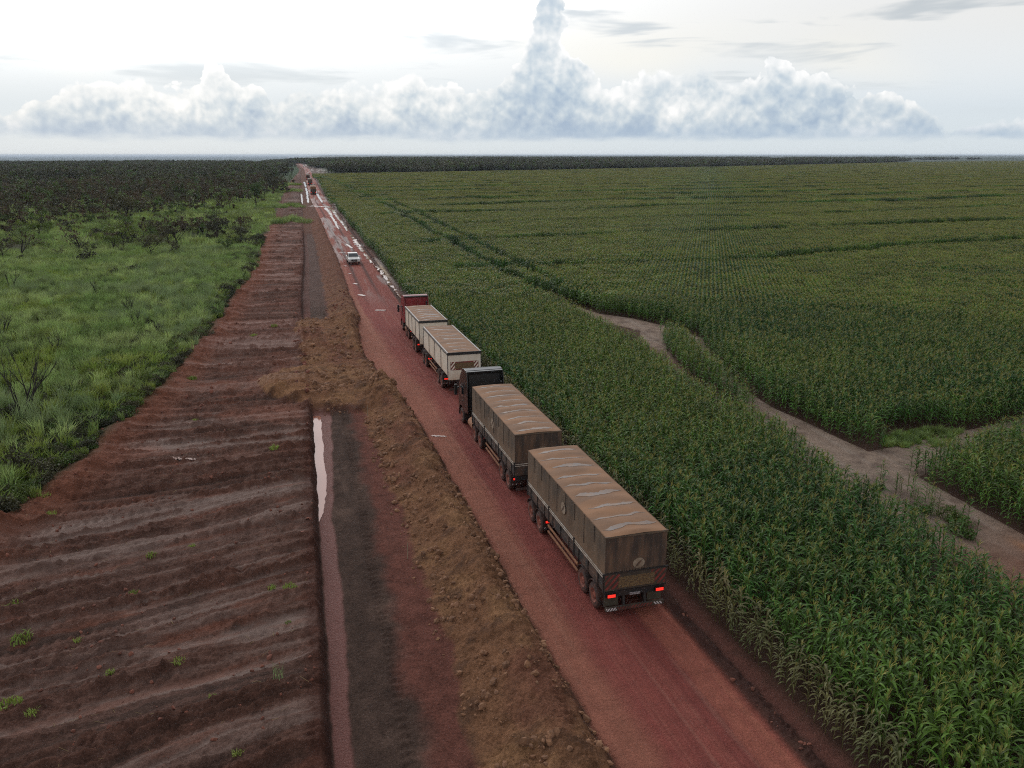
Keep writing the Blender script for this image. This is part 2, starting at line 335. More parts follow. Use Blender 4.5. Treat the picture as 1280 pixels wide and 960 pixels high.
def lane3_z(u, y): return -fbm(u*13, y*.05+2, 3, 183)
def terrace(x, y):
    """contour banks across the corn field: steep towards the camera, long gentle back"""
    q = y - .13*x + 9*fbm(x/70, y/90, 3, 401); g = np.mod(q+4, 38.0)
    w = sm(94, 104, y)*sm(23, 30, x-bend(y))*(1-.7*sm(240, 500, y))
    return .75*np.clip(.35+.9*fbm(x*.025, y*.04, 3, 407), 0, 1)*sm(1.2, 3.2, g)*(1-sm(5, 30, g))*w
def terrain(x, y):
    x = np.asarray(x, float); y = np.asarray(y, float)
    u = x - bend(y)
    ug = grass_edge(y); ud = ditch_edge(y); ur = road_left(y); rr = road_right(y)
    far = sm(250, 420, y)
    nA = fbm(x*.35, y*.35, 4, 21); nB = fbm(x*1.3, y*1.3, 4, 31); nC = fbm(x*4.2, y*4.2, 3, 41); nD = fbm(x*8.3, y*8.3, 2, 43)
    # ---- cleared ground with dozer furrows, roughly square to the road
    sl = np.interp(y, [0, 22, 40, 50, 62], [.24, .24, .26, .10, .02])
    v = y - sl*x + .45*fbm(x*.22, y*.5, 3, 51)
    # every pass of the blade leaves a crumbly windrow beside a flat scraped lane
    f1 = fbm(x*.075, v*.35, 3, 61, .55)
    vv = v + .9*fbm(x*.13, v*.22, 4, 63)
    wind = np.zeros_like(x); loose = np.zeros_like(x); lane_c = np.zeros_like(x)
    for P_, sd, am in ((1.75, 3, .19), (2.7, 7, .20), (1.1, 11, .10), (.62, 17, .045)):
        ix = np.floor(vv/P_); ph = vv/P_-ix; c0 = .3+.4*_h(ix, ix*0+sd, 5); dd_ = (ph-c0)*P_
        on = sm(.34, .50, vnoise(x*.20+ix*3.7, ix*1.9+sd, 67))*(.55+.7*_h(ix, ix*0+sd, 9))
        w_ = np.where(dd_ < 0, np.exp(-(dd_/.15)**2), np.exp(-(dd_/.34)**2))    # steep face towards the road camera side
        wind = wind + am*on*w_*(1+.55*nB+.35*nC); loose = np.maximum(loose, on*w_)
        lane_c = lane_c + (_h(ix, ix*0+sd, 21)-.5)*.7*np.clip(1-loose, 0, 1)
    zc = .24 + .09*f1 + wind + .028*nB*(.4+loose) + (.022+.06*loose)*nC + (.012+.04*loose)*nD
    # crawler-track prints along some lanes
    tm = (1-sm(50, 62, y))*(1-np.clip(loose*1.6, 0, 1))*sm(.42, .52, vnoise(x*.09+3, v*.33, 85))
    pv = np.mod(vv/1.75+.35, 1.0)*1.75
    band = np.exp(-((pv-.35)/.20)**4) + np.exp(-((pv-1.5)/.20)**4)
    chev = np.clip(2.2*np.sin((x + .5*np.abs(pv-.35)*np.where(pv < .9, 1, 0))*2*math.pi/.40), -1, 1)
    zc = zc + tm*band*(.045*chev - .03)
    # ---- grassland with a bulldozed berm along its edge
    berm = np.exp(-((u-ug-.4)/1.1)**2) * (.35+.55*np.clip(fbm(x*.3+2, y*.3, 3, 91), -.3, 1)) * (1-sm(110, 160, y))
    zg = .42 + .12*nA
    w_cl = sm(-.8, .8, u-ug)
    z = zg*(1-w_cl) + zc*w_cl + berm + .05*nB*np.exp(-((u-ug)/2)**2)
    # ---- ditch: steep left scarp, wet floor, dark graded strip
    dp = (1-sm(57.2, 58.6, y+.8*nB)) + sm(90, 94, y+1.5*nB)*(1-sm(196, 206, y))
    zd = np.interp(u-ud, [0, .42, 1.5, 3.0, 4.5], [0, 0, .10, .16, .12]) - .30 + .018*nC*sm(1.0, 1.6, u-ud) + .02*nB*sm(.9, 1.5, u-ud)
    tr = np.exp(-((u-ud-2.55-.15*fbm(y*.2, y*0, 2, 95))/.24)**4)
    zd = zd - tr*(.06 + .03*np.clip(2*np.sin((y+.4*np.abs(u-ud-2.55))*2*math.pi/.42), -1, 1)) + .012*nD*sm(.9, 1.3, u-ud) + .05*np.exp(-((u-ud-2.2)/.10)**2)*np.abs(nC)
    w_d = sm(.0, .32, u-ud) * dp
    zmid = .12 + .06*nB + .02*nC
    z = z*(1-sm(0, .35, u-ud)) + (zd*dp + zmid*(1-dp))*sm(0, .35, u-ud)
    # ---- spoil bank beside the road
    ul = np.interp(y, [0, 20, 27, 56, 75, 92, 205, 260], [4.3, 4.5, 5.1, 5.0, 5.4, 5.3, 5.6, 6.0]) + .3*fbm(y*.3, y*0+2, 3, 97)
    bh = (1-sm(61, 67, y))*1.0 + sm(72, 78, y)*(1-sm(225, 262, y))*.78
    bh = np.clip(bh, 0, 1)
    t = np.clip((u-ul)/(ur-ul), 0, 1)
    prof = np.interp(t, [0, .12, .45, .66, .74, .90, 1.0], [0, .08, .40, .86, .80, .52, 0.0])
    rough = fbm(x*.9+1, y*.9, 4, 101, .6)
    zb = prof*bh*(1.0+.22*nA) + bh*sm(0, .2, t)*(1-sm(.92, 1.0, t))*(.17*rough+.09*nB+.09*np.abs(nC)+.04*nD)
    zb = zb + bh*.05*np.exp(-((t-.80)/.035)**2)*np.sin(y*2*math.pi/.4)*(1-sm(60, 62, y))
    # dirt heaped across the ditch
    cr = sm(57.4, 61, y+1.2*nA)*(1-sm(86, 95, y+2.0*nA)) * sm(1.2, 2.6, u+1.3*nA+1.5*sm(58, 62, y)*(1-sm(66, 71, y))*2) * (1-sm(-.9, .1, u-ur))
    crz = cr*(.50 + .45*np.abs(rough) + .2*nA + .06*np.abs(nC)) * np.interp(y, [58, 63, 68, 76, 90], [.8, 1.0, .55, 1.1, .9])
    w_b = sm(0, .05, u-ul)*(1-sm(-.02, .02, u-ur))
    z = z + zb*w_b + crz
    # ---- road
    rc = (u-11.4)
    w_r = sm(-.1, .1, u-ur)
    wetr = sm(92, 125, y)
    rut = np.exp(-((rc+1.05)/.28)**2) + np.exp(-((rc-1.0)/.28)**2)
    zr = .0 - .006*rc**2 + .010*nA + .010*nB + .007*nC + .012*lane3_z(u, y) + wetr*(-.045*rut + .03*fbm(x*1.5, y*.4, 3, 111))
    z = z*(1-w_r) + zr*w_r
    # ---- windrow, shoulder, field soil
    wr = np.exp(-((u-rr-.35)/.26)**2)
    w_s = sm(-.05, .1, u-rr)
    zs = .03 + wr*(.17+.10*nB+.10*nC+.05*nD) + .025*nB + .03*nC + .015*nD
    z = z*(1-w_s) + zs*w_s
    w_f = sm(15.0, 15.8, u); z = z*(1-w_f) + (.10+.03*nB+terrace(x, y))*w_f
    # ---- far plain: the land falls away to the left beyond the scrub
    rr_ = np.hypot(x, y)
    z = z - 46*sm(1500, 5200, rr_)*sm(250, -700, x - .06*y)
    z = z - far*0.0
    # ================= colours (soil's own)
    n = x.shape
    col = np.broadcast_to(k_(58, 62, 36), n+(3,)).copy()
    col = cmix(col, k_(58, 52, 36), sm(.1, .5, nA)*.6)
    g1 = lane_c + .35*fbm(x*.25+3, v*.85+1, 5, 121, .65); g2 = fbm(x*.25, v*1.5, 5, 131, .6)
    cc = np.broadcast_to(k_(94, 70, 62), n+(3,)).copy()
    cc = cmix(cc, k_(126, 107, 99), sm(-.05, .4, g1)*.8)
    cc = cmix(cc, k_(66, 51, 45), sm(.02, .42, -g1)*.8)
    cc = cmix(cc, k_(112, 66, 50), sm(.12, .5, g2)*.55)
    cc = cmix(cc, k_(88, 60, 50), loose*.7)
    cc = cmix(cc, k_(112, 70, 54), np.exp(-((u-ug-.8)/1.6)**2)*.85)
    cc = cmix(cc, k_(122, 80, 66), sm(46, 53, y)*(1-sm(66, 80, y))*sm(-.15, .35, nA)*.6)
    cc = cmix(cc, k_(120, 76, 64), sm(60, 95, y)*sm(-.2, .3, g1)*.45)
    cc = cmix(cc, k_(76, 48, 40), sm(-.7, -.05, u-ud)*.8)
    cc = cmix(cc, k_(74, 54, 46), sm(200, 260, y)*.6)
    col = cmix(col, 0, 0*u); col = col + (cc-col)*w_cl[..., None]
    # ditch
    dd = np.broadcast_to(k_(74, 58, 51), n+(3,)).copy()
    dd = cmix(dd, k_(94, 75, 66), sm(-.1, .5, fbm(x*.9, y*.3, 5, 141, .6))*.8)
    pw = np.interp(y, [0, 21, 28, 33, 40, 47, 57, 70, 205], [.6, .85, .95, 1.05, .95, 1.25, 1.5, 1.2, .8]) + .12*fbm(y*.5, y*0, 5, 143, .65)
    mud = sm(.30, .38, u-ud)*(1-sm(-.06, .10, u-ud-pw))
    dd = cmix(dd, k_(114, 68, 60), mud*(1-sm(60, 92, y)*.5))
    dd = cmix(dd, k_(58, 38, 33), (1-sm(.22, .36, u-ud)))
    dd = cmix(dd, k_(112, 68, 58), sm(2.6, 3.4, u-ud+.3*nB+.5*nA)*.8)
    dd = cmix(dd, k_(100, 78, 72), sm(92, 110, y)*.55)
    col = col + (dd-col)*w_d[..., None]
    mm = sm(0, .35, u-ud)*(1-dp)
    col = cmix(col, k_(96, 66, 54), mm*(1-sm(-.1, .1, u-ur)))
    # bank and heaps
    bb = np.broadcast_to(k_(118, 84, 62), n+(3,)).copy()
    bb = cmix(bb, k_(132, 98, 70), sm(.0, .45, fbm(x*.5+7, y*.5, 4, 151))*.7)
    bb = cmix(bb, k_(106, 68, 56), sm(.05, .5, fbm(x*.4, y*.18+7, 4, 161))*.7)
    bb = cmix(bb, k_(74, 54, 44), sm(.1, .5, nB)*.6)
    bb = cmix(bb, k_(78, 55, 45), sm(.88, .97, t)*.8)
    bb = cmix(bb, k_(100, 64, 51), sm(95, 130, y)*.65)
    bw = np.clip(np.maximum(w_b*sm(.0, .10, t+.08*nB)*np.clip(bh, 0, 1), sm(.1, .4, cr)), 0, 1)
    col = col + (bb-col)*bw[..., None]
    # road
    lane = fbm(u*2.4, y*.045, 4, 171); lane2 = fbm(u*5.0, y*.10+5, 3, 181); lane3 = fbm(u*13, y*.05+2, 3, 183)
    rd = np.broadcast_to(k_(134, 70, 63), n+(3,)).copy()
    rd = cmix(rd, k_(142, 78, 68), sm(.0, .5, lane)*.5)
    rd = cmix(rd, k_(120, 60, 56), sm(.0, .5, -lane)*.4)
    rd = cmix(rd, k_(146, 98, 86), sm(.25, .6, lane2+.3*nA)*.5)
    rd = cmix(rd, k_(116, 64, 58), sm(.15, .5, lane3)*.3); rd = cmix(rd, k_(156, 100, 86), sm(.2, .5, -lane3)*.25)
    lw = np.interp(y, [0, 45, 62, 80, 95], [1.5, 1.5, 2.3, 2.6, .6])
    rd = cmix(rd, k_(158, 108, 86), (1-sm(lw*.6, lw*1.25, u-ur+.15*nB))*.55)
    rd = cmix(rd, k_(164, 100, 82), sm(12.75, 13.0, u+.1*nB)*(1-sm(48, 60, y))*np.clip(.65+.5*lane2, 0, 1))
    rd = cmix(rd, k_(138, 80, 66), wetr*.5)
    wp = sm(.0, .35, fbm(u*.8+3, y*.05, 4, 187, .6))*wetr
    rd = cmix(rd, k_(94, 58, 51), wp*.75)
    rd = cmix(rd, k_(76, 52, 48), wetr*np.clip(rut, 0, 1)*.85)
    col = col + (rd-col)*w_r[..., None]
    # shoulder and field soil
    ss = np.broadcast_to(k_(104, 66, 57), n+(3,)).copy()
    ss = cmix(ss, k_(70, 46, 40), np.clip(wr*1.5, 0, 1)*.95)
    ss = cmix(ss, k_(86, 60, 50), sm(.0, .5, nB)*.5)
    ss = cmix(ss, k_(178, 146, 104), np.exp(-((y-131)/9)**2)*np.exp(-((u-15.35-.2*nA)/.4)**2)*.95)
    col = col + (ss-col)*w_s[..., None]
    col = col + (k_(78, 56, 46)-col)*w_f[..., None]
    col = col + (k_(48, 66, 40)-col)*(sm(400, 900, rr_)*np.maximum(w_f*sm(22, 40, u), (1-w_cl)))[..., None]
    col = cmix(col, k_(44, 60, 48), sm(1500, 2200, rr_)*np.maximum(w_f*sm(22, 40, u), (1-w_cl)))
    lum = 1.38 - .10*w_f + .16*w_cl*(u < ud) + .14*bw
    col = np.clip(col*lum[..., None], 0, .8)
    wet = np.clip(.42*mud*w_d*(1-sm(57, 60, y)) + w_r*(.45*wp) + .12*w_r + .18*sm(.1, .4, g1)*w_cl*(1-w_d)*(u < ud), 0, 1)
    # ---- class for splitting into pieces of the setting
    cls = np.zeros(n, int)                                   # 0 open ground (grassland, far plain)
    cls[(u > ug)] = 1                                        # cleared ground
    cls[(u > ud) & (y < 206)] = 2                            # ditch and graded strip
    cls[(u > ul) & (u <= ur) & (y < 262)] = 3                # spoil bank
    cls[(cr > .3)] = 3
    cls[(u > ur) & (y < 2000)] = 4                           # road
    cls[(u > rr) & (y < 2000)] = 5                           # shoulder
    cls[(u > CORN_EDGE)] = 6                                 # field soil
    cls[(y > 2000) | (y < 0)] = 0
    cls[(cls == 1) & (y > 900)] = 0
    return z, col, wet, cls
def ground_z(x, y):
    return terrain(np.atleast_1d(np.asarray(x, float)), np.atleast_1d(np.asarray(y, float)))[0]
def gz(x, y): return float(ground_z(x, y)[0])

def soil_material(name='soil'):
    m, N, L, P = new_mat(name)
    at = N.new('ShaderNodeAttribute'); at.attribute_name = 'Col'
    aw = N.new('ShaderNodeAttribute'); aw.attribute_name = 'wet'
    geo = N.new('ShaderNodeNewGeometry')
    def noise(s, d, r=.6):
        n = N.new('ShaderNodeTexNoise'); n.inputs['Scale'].default_value = s; n.inputs['Detail'].default_value = d; n.inputs['Roughness'].default_value = r
        L.new(geo.outputs['Position'], n.inputs['Vector']); return n.outputs[0]
    a = noise(1.3, 9, .7); b = noise(11, 6, .7)
    s = N.new('ShaderNodeMath'); s.operation = 'ADD'; L.new(a, s.inputs[0]); L.new(b, s.inputs[1])
    mr = N.new('ShaderNodeMapRange'); L.new(s.outputs[0], mr.inputs[0]); mr.inputs[1].default_value = .72; mr.inputs[2].default_value = 1.28; mr.inputs[3].default_value = .45; mr.inputs[4].default_value = 1.5
    h = N.new('ShaderNodeHueSaturation'); L.new(at.outputs['Color'], h.inputs['Color'])
    sw5 = N.new('ShaderNodeMath'); sw5.operation = 'MULTIPLY'; sw5.use_clamp = True; L.new(aw.outputs['Fac'], sw5.inputs[0]); sw5.inputs[1].default_value = 5.0
    sw6 = N.new('ShaderNodeMath'); sw6.operation = 'MULTIPLY'; L.new(sw5.outputs[0], sw6.inputs[0]); sw6.inputs[1].default_value = .8
    vm = N.new('ShaderNodeMix'); vm.data_type = 'FLOAT'; L.new(sw6.outputs[0], vm.inputs[0]); L.new(mr.outputs[0], vm.inputs[2]); vm.inputs[3].default_value = 1.0
    L.new(vm.outputs[0], h.inputs['Value'])
    L.new(h.outputs[0], P.inputs['Base Color'])
    r = N.new('ShaderNodeMapRange'); L.new(aw.outputs['Fac'], r.inputs[0]); r.inputs[3].default_value = .95; r.inputs[4].default_value = .30; L.new(r.outputs[0], P.inputs['Roughness'])
    sw = N.new('ShaderNodeMapRange'); L.new(aw.outputs['Fac'], sw.inputs[0]); sw.inputs[3].default_value = .08; sw.inputs[4].default_value = .6; L.new(sw.outputs[0], P.inputs['Specular IOR Level'])
    bm = N.new('ShaderNodeBump'); bm.inputs['Strength'].default_value = .9; bm.inputs['Distance'].default_value = .22
    L.new(s.outputs[0], bm.inputs['Height']); L.new(bm.outputs[0], P.inputs['Normal'])
    return m
M_SOIL = soil_material()

def fast_mesh(name, V, F, col=None, wet=None, mats=(), nrm=None, smooth=True):
    me = bpy.data.meshes.new(name); nv, nf = len(V), len(F)
    me.vertices.add(nv); me.vertices.foreach_set('co', np.ascontiguousarray(V, np.float32).ravel())
    k = F.shape[1]
    me.loops.add(nf*k); me.loops.foreach_set('vertex_index', np.ascontiguousarray(F, np.int32).ravel())
    me.polygons.add(nf); me.polygons.foreach_set('loop_start', np.arange(0, nf*k, k, dtype=np.int32))
    me.update(calc_edges=True)
    if smooth: me.polygons.foreach_set('use_smooth', np.ones(nf, bool))
    if col is not None:
        a = me.color_attributes.new('Col', 'FLOAT_COLOR', 'POINT')
        a.data.foreach_set('color', np.concatenate([col, np.ones((nv, 1))], 1).astype(np.float32).ravel())
    if wet is not None:
        a = me.attributes.new('wet', 'FLOAT', 'POINT'); a.data.foreach_set('value', wet.astype(np.float32))
    for m in mats: me.materials.append(m)
    if nrm is not None: me.normals_split_custom_set_from_vertices(nrm.tolist())
    return me

def build_terrain():
    us = np.concatenate([-np.geomspace(30000, 42, 46), np.arange(-40, -22, 1.0), np.arange(-22, 15.6, .062), np.arange(15.8, 17.5, .3), np.arange(18, 60, 2.0), np.geomspace(62, 34000, 46)])
    yl = [13.0]
    while yl[-1] < 330: yl.append(yl[-1]*1.0033)
    ys = np.concatenate([[-3000, -800, -250, -100, -40, -10, 2, 8], np.array(yl), np.geomspace(334, 42000, 150)])
    U, Yg = np.meshgrid(us, ys); Xg = U + bend(Yg)
    x, y = Xg.ravel(), Yg.ravel()
    z, col, wet, cls = terrain(x, y)
    V = np.stack([x, y, z], 1)
    nu = len(us); ny = len(ys)
    i = (np.arange(ny-1)[:, None]*nu + np.arange(nu-1)[None, :]).ravel()
    F = np.stack([i, i+1, i+1+nu, i+nu], 1)
    P = V.reshape(ny, nu, 3)
    du = np.gradient(P, axis=1); dv = np.gradient(P, axis=0)
    nr = np.cross(du, dv).reshape(-1, 3); nr /= np.linalg.norm(nr, axis=1)[:, None]+1e-12
    fc = cls[F[:, 0]]
    names = ['ground', 'cleared_ground', 'ditch', 'dirt_bank', 'road', 'road_shoulder', 'field_soil']
    for c, nm in enumerate(names):
        f = F[fc == c]; used = np.unique(f); mp = np.zeros(len(V), np.int64); mp[used] = np.arange(len(used))
        o = link(nm, fast_mesh(nm, V[used], mp[f], col[used], wet[used], [M_SOIL], nr[used]))
        tag(o, kind='structure')
    tag(bpy.data.objects['ground'], 'green open ground under the grass and far plain', None)
build_terrain()

# ------------------------------------------------------------------ tracks through the corn
def seg_dist(x, y, pts):
    d = np.full(np.shape(x), 1e9); wv = np.zeros(np.shape(x))
    for (ax, ay, aw), (bx, by, bw) in zip(pts[:-1], pts[1:]):
        t = np.clip(((x-ax)*(bx-ax)+(y-ay)*(by-ay))/((bx-ax)**2+(by-ay)**2), 0, 1)
        dd = np.hypot(x-ax-t*(bx-ax), y-ay-t*(by-ay)); w = aw+t*(bw-aw)
        e = dd-w; wv = np.where(e < d, w, wv); d = np.where(e < d, e, d)
    return d
MAIN = [(27, 2, 3.0), (28.4, 12, 2.6), (29.6, 20, 2.6), (30.5, 27, 2.5), (31.0, 34, 2.5), (31.6, 40, 2.1), (32.2, 46, 1.3), (32.4, 49, .9)]
LEFTB = [(30.6, 43, .8), (29.8, 47, .65), (30.2, 55, .6), (31.6, 62, .75), (33.8, 69.5, .8), (36.5, 75.5, .9)]
RIGHTB = [(32.4, 48, .7), (33.3, 53, .4), (35, 60, .4), (37, 66, .4), (39, 72, .7), (38.2, 77.5, 1.2)]
UPPER = [(37.5, 77.5, 1.6), (36.0, 82, 1.6), (33.6, 85.5, 1.5), (32.4, 94, 1.1), (31.2, 101, .6)]
SIDE = [(31, 37.0, 1.9), (36, 38.2, 1.5), (41, 39.7, 1.1), (48, 41, .9), (64, 45, .7)]
LANE = [(31.5, 99, .9), (31, 113, 1.2), (32.0, 154, 1.4), (37, 300, 1.8), (38, 345, 2.4), (40, 700, 2.4)]
LANE2 = [(34.5, 99, .7), (35, 113, .8), (36.5, 154, 1.0), (42, 300, 1.4), (44, 345, 1.8)]
def track_d(x, y):
    d = seg_dist(x, y, MAIN)
    for p in (LEFTB, RIGHTB, UPPER, SIDE): d = np.minimum(d, seg_dist(x, y, p))
    return d
def build_track():
    xs = np.arange(23.5, 66, .14); ys = np.arange(8, 103, .16)
    X, Y = np.meshgrid(xs, ys); x, y = X.ravel(), Y.ravel()
    d = track_d(x, y)
    nB = fbm(x*1.1, y*1.1, 4, 201); nC = fbm(x*3.5, y*3.5, 3, 211); ax = x - np.interp(y, np.arange(8, 72, 4), np.interp(np.arange(8, 72, 4), [8, 27, 40, 49, 60], [27.6, 29.8, 31.2, 32.3, 34]))
    ruts = sum(np.exp(-((ax-o)/.30)**2) for o in (-1.6, -.1, 1.3))
    z = .205 + .03*nB + .02*nC - .04*ruts*sm(.1, -.5, d)
    z = z + .03*sm(.2, -.6, d)*0 - .16*sm(.0, .55, d)
    col = np.broadcast_to(k_(160, 138, 122), x.shape+(3,)).copy()
    col = cmix(col, k_(168, 150, 136), sm(0, .5, fbm(ax*2.5, y*.12, 4, 221))*.8)
    col = cmix(col, k_(110, 90, 80), sm(0, .5, nB)*.6)
    col = cmix(col, k_(136, 88, 68), sm(31, 24, y)*.75)
    col = cmix(col, k_(190, 120, 58), np.exp(-((ax-2.4)/.3)**2)*sm(29, 25, y)*.7)
    col = cmix(col, k_(110, 76, 66), np.exp(-((x-32.2)/2.0)**2)*sm(52, 56, y)*(1-sm(68, 73, y))*.7)
    nu = len(xs); i = (np.arange(len(ys)-1)[:, None]*nu + np.arange(nu-1)[None, :]).ravel()
    F = np.stack([i, i+1, i+1+nu, i+nu], 1); F = F[d[F[:, 0]] < .55]
    V = np.stack([x, y, z], 1); used = np.unique(F); mp = np.zeros(len(V), np.int64); mp[used] = np.arange(len(used))
    o = link('dirt_track', fast_mesh('dirt_track', V[used], mp[F], col[used], np.zeros(len(used))+.1, [M_SOIL]))
    tag(o, kind='structure')
build_track()

# ------------------------------------------------------------------ standing water
def water_mat(name, c, rough=.04):
    m, N, L, P = new_mat(name)
    P.inputs['Base Color'].default_value = (*c, 1); P.inputs['Roughness'].default_value = rough; P.inputs['IOR'].default_value = 1.33
    n = N.new('ShaderNodeTexNoise'); n.inputs['Scale'].default_value = 3.0; n.inputs['Detail'].default_value = 3
    b = N.new('ShaderNodeBump'); b.inputs['Strength'].default_value = .03; b.inputs['Distance'].default_value = .01
    L.new(n.outputs[0], b.inputs['Height']); L.new(b.outputs[0], P.inputs['Normal'])
    return m
M_WATER = water_mat('muddy_water', C(168, 112, 96), .07); M_WATER2 = water_mat('pale_muddy_water', C(176, 140, 126))
def ribbon(name, pts, mat_, label, seed=0, rag=.8, z=None, n=90, lift=.03):
    """a ragged water film along a centre line of (x, y, half width)"""
    p = np.array(pts, float); t = np.linspace(0, len(p)-1, n)
    cx, cy, hw = (np.interp(t, np.arange(len(p)), p[:, k]) for k in range(3))
    tx, ty = np.gradient(cx), np.gradient(cy); l = np.hypot(tx, ty)+1e-9; nx, ny = ty/l, -tx/l
    s = np.arange(n)*.6 + seed*7.3
    e = np.clip(np.minimum(t, len(p)-1-t)/.12, .12, 1)
    br = np.where(fbm(s*.35+9, s*0+seed, 2, 307) < -.6, .08, 1.0)
    a = .8*hw*e*br*np.clip(1+rag*fbm(s, s*0+seed, 4, 301, .6), .1, 2); b = .8*hw*e*br*np.clip(1+rag*fbm(s+50, s*0+seed, 4, 303, .6), .1, 2)
    off = .5*hw*fbm(s*.7, s*0+9+seed, 2, 305)
    cx = cx+nx*off; cy = cy+ny*off
    V = []; 
    for k in range(5):
        f = k/4*2-1
        w = np.where(f < 0, a, b)*f
        V.append(np.stack([cx+nx*w, cy+ny*w], 1))
    V = np.stack(V, 1).reshape(-1, 2)
    zz = np.full(len(V), z) if z is not None else np.repeat(ground_z(cx, cy)+lift, 5)
    V = np.column_stack([V, zz])
    i = (np.arange(n-1)[:, None]*5+np.arange(4)[None, :]).ravel(); F = np.stack([i, i+1, i+6, i+5], 1)
    o = link(name, fast_mesh(name, V, F, mats=[mat_])); tag(o, label, 'puddle', kind='structure'); return o
# long pool in the ditch
def ditch_pool():
    ys = np.linspace(39.6, 58.3, 140); ud = ditch_edge(ys)
    pw = .05*fbm(ys*3, ys*0, 3, 313) + np.interp(ys, [39.6, 41, 44, 50, 57, 58.3], [.10, .32, .58, .95, 1.22, 1.2]) + .05*fbm(ys*.9, ys*0, 4, 311)
    V = []; m = 6
    for k in range(m):
        V.append(np.stack([ud+.24+(pw)*k/(m-1), ys, np.full_like(ys, -.262)], 1))
    V = np.stack(V, 1).reshape(-1, 3); n = len(ys)
    i = (np.arange(n-1)[:, None]*m+np.arange(m-1)[None, :]).ravel(); F = np.stack([i, i+1, i+m+1, i+m], 1)
    tag(link('water', fast_mesh('water', V, F, mats=[M_WATER])), 'long narrow pool of pink muddy water in the ditch', 'puddle', kind='structure')
ditch_pool()
PUD = [([(19.4,308,.9),(20.0,296,.8),(19.5,266,.7),(18.8,245,.55),(18.2,221,.45),(17.3,203,.3)], 'long white puddle in the right rut near the far trucks'),
       ([(18.3,299,.8),(18.0,270,.55),(17.2,252,.4),(16.7,233,.35),(15.8,209,.2)], 'second broken streak of water left of the right rut'),
       ([(17.3,195,.3),(17.1,181,.55),(16.7,170,.75),(16.2,158,.5)], 'wide pale puddle on the right just behind the pickup'),
       ([(16.1,156,.35),(15.9,142,.3),(15.75,130,.32),(15.5,120,.3),(15.25,111,.28),(15.1,103,.12)], 'thin water line along the right road edge by the red truck'),
       ([(14.4,173,.25),(14.9,165,.3)], 'small puddle in mid road beyond the pickup'),
       ([(14.2,308,1.2),(16.9,303,3.2),(19.4,306,2.4)], 'broad white sheet of water across the far road'),
       ([(23.8,469,.6),(21.8,417,.7),(20.3,361,.55),(19.3,329,.5)], 'water along the right edge beside the far trucks'),
       ([(23.4,588,.7),(19.5,471,.6),(16.6,392,.5),(13.9,325,.4)], 'broken water along the left edge of the far road'),
       ([(14.6,410,.4),(11.6,320,.35)], 'narrow water line in the far ditch'),
       ([(11.7,157.6,.35),(13.1,157.4,.3)], 'flat crosswise puddle left of the pickup'),
       ([(11.0,138.4,.22),(11.5,137.6,.18)], 'tiny puddle by the bank level with the pickup'),
       ([(10.9,129.3,.2),(11.2,128.4,.15)], 'tiny puddle by the bank nearest below the pickup'),
       ([(10.6,118.6,.25),(11.1,117.6,.2)], 'tiny puddle at the bank foot midway to the red truck'),
       ([(10.3,108.5,.4),(10.9,107,.3)], 'small bright puddle at the bank foot beside the ruts'),
       ([(10.9,96.4,.28),(12.2,96.1,.26)], 'bright crosswise puddle ahead of the red truck'),
       ([(8.95,50.4,.14),(9.9,49.9,.1)], 'thin puddle at the left road edge beside the black tractor'),
       ([(-6.6,49.4,.16),(-5.2,49.0,.1)], 'small puddle on the cleared ground left of the ditch')]
for i, (p, l) in enumerate(PUD): ribbon('puddle', p, M_WATER2, l, seed=i+1, lift=.05 if p[0][1] > 90 else .035)
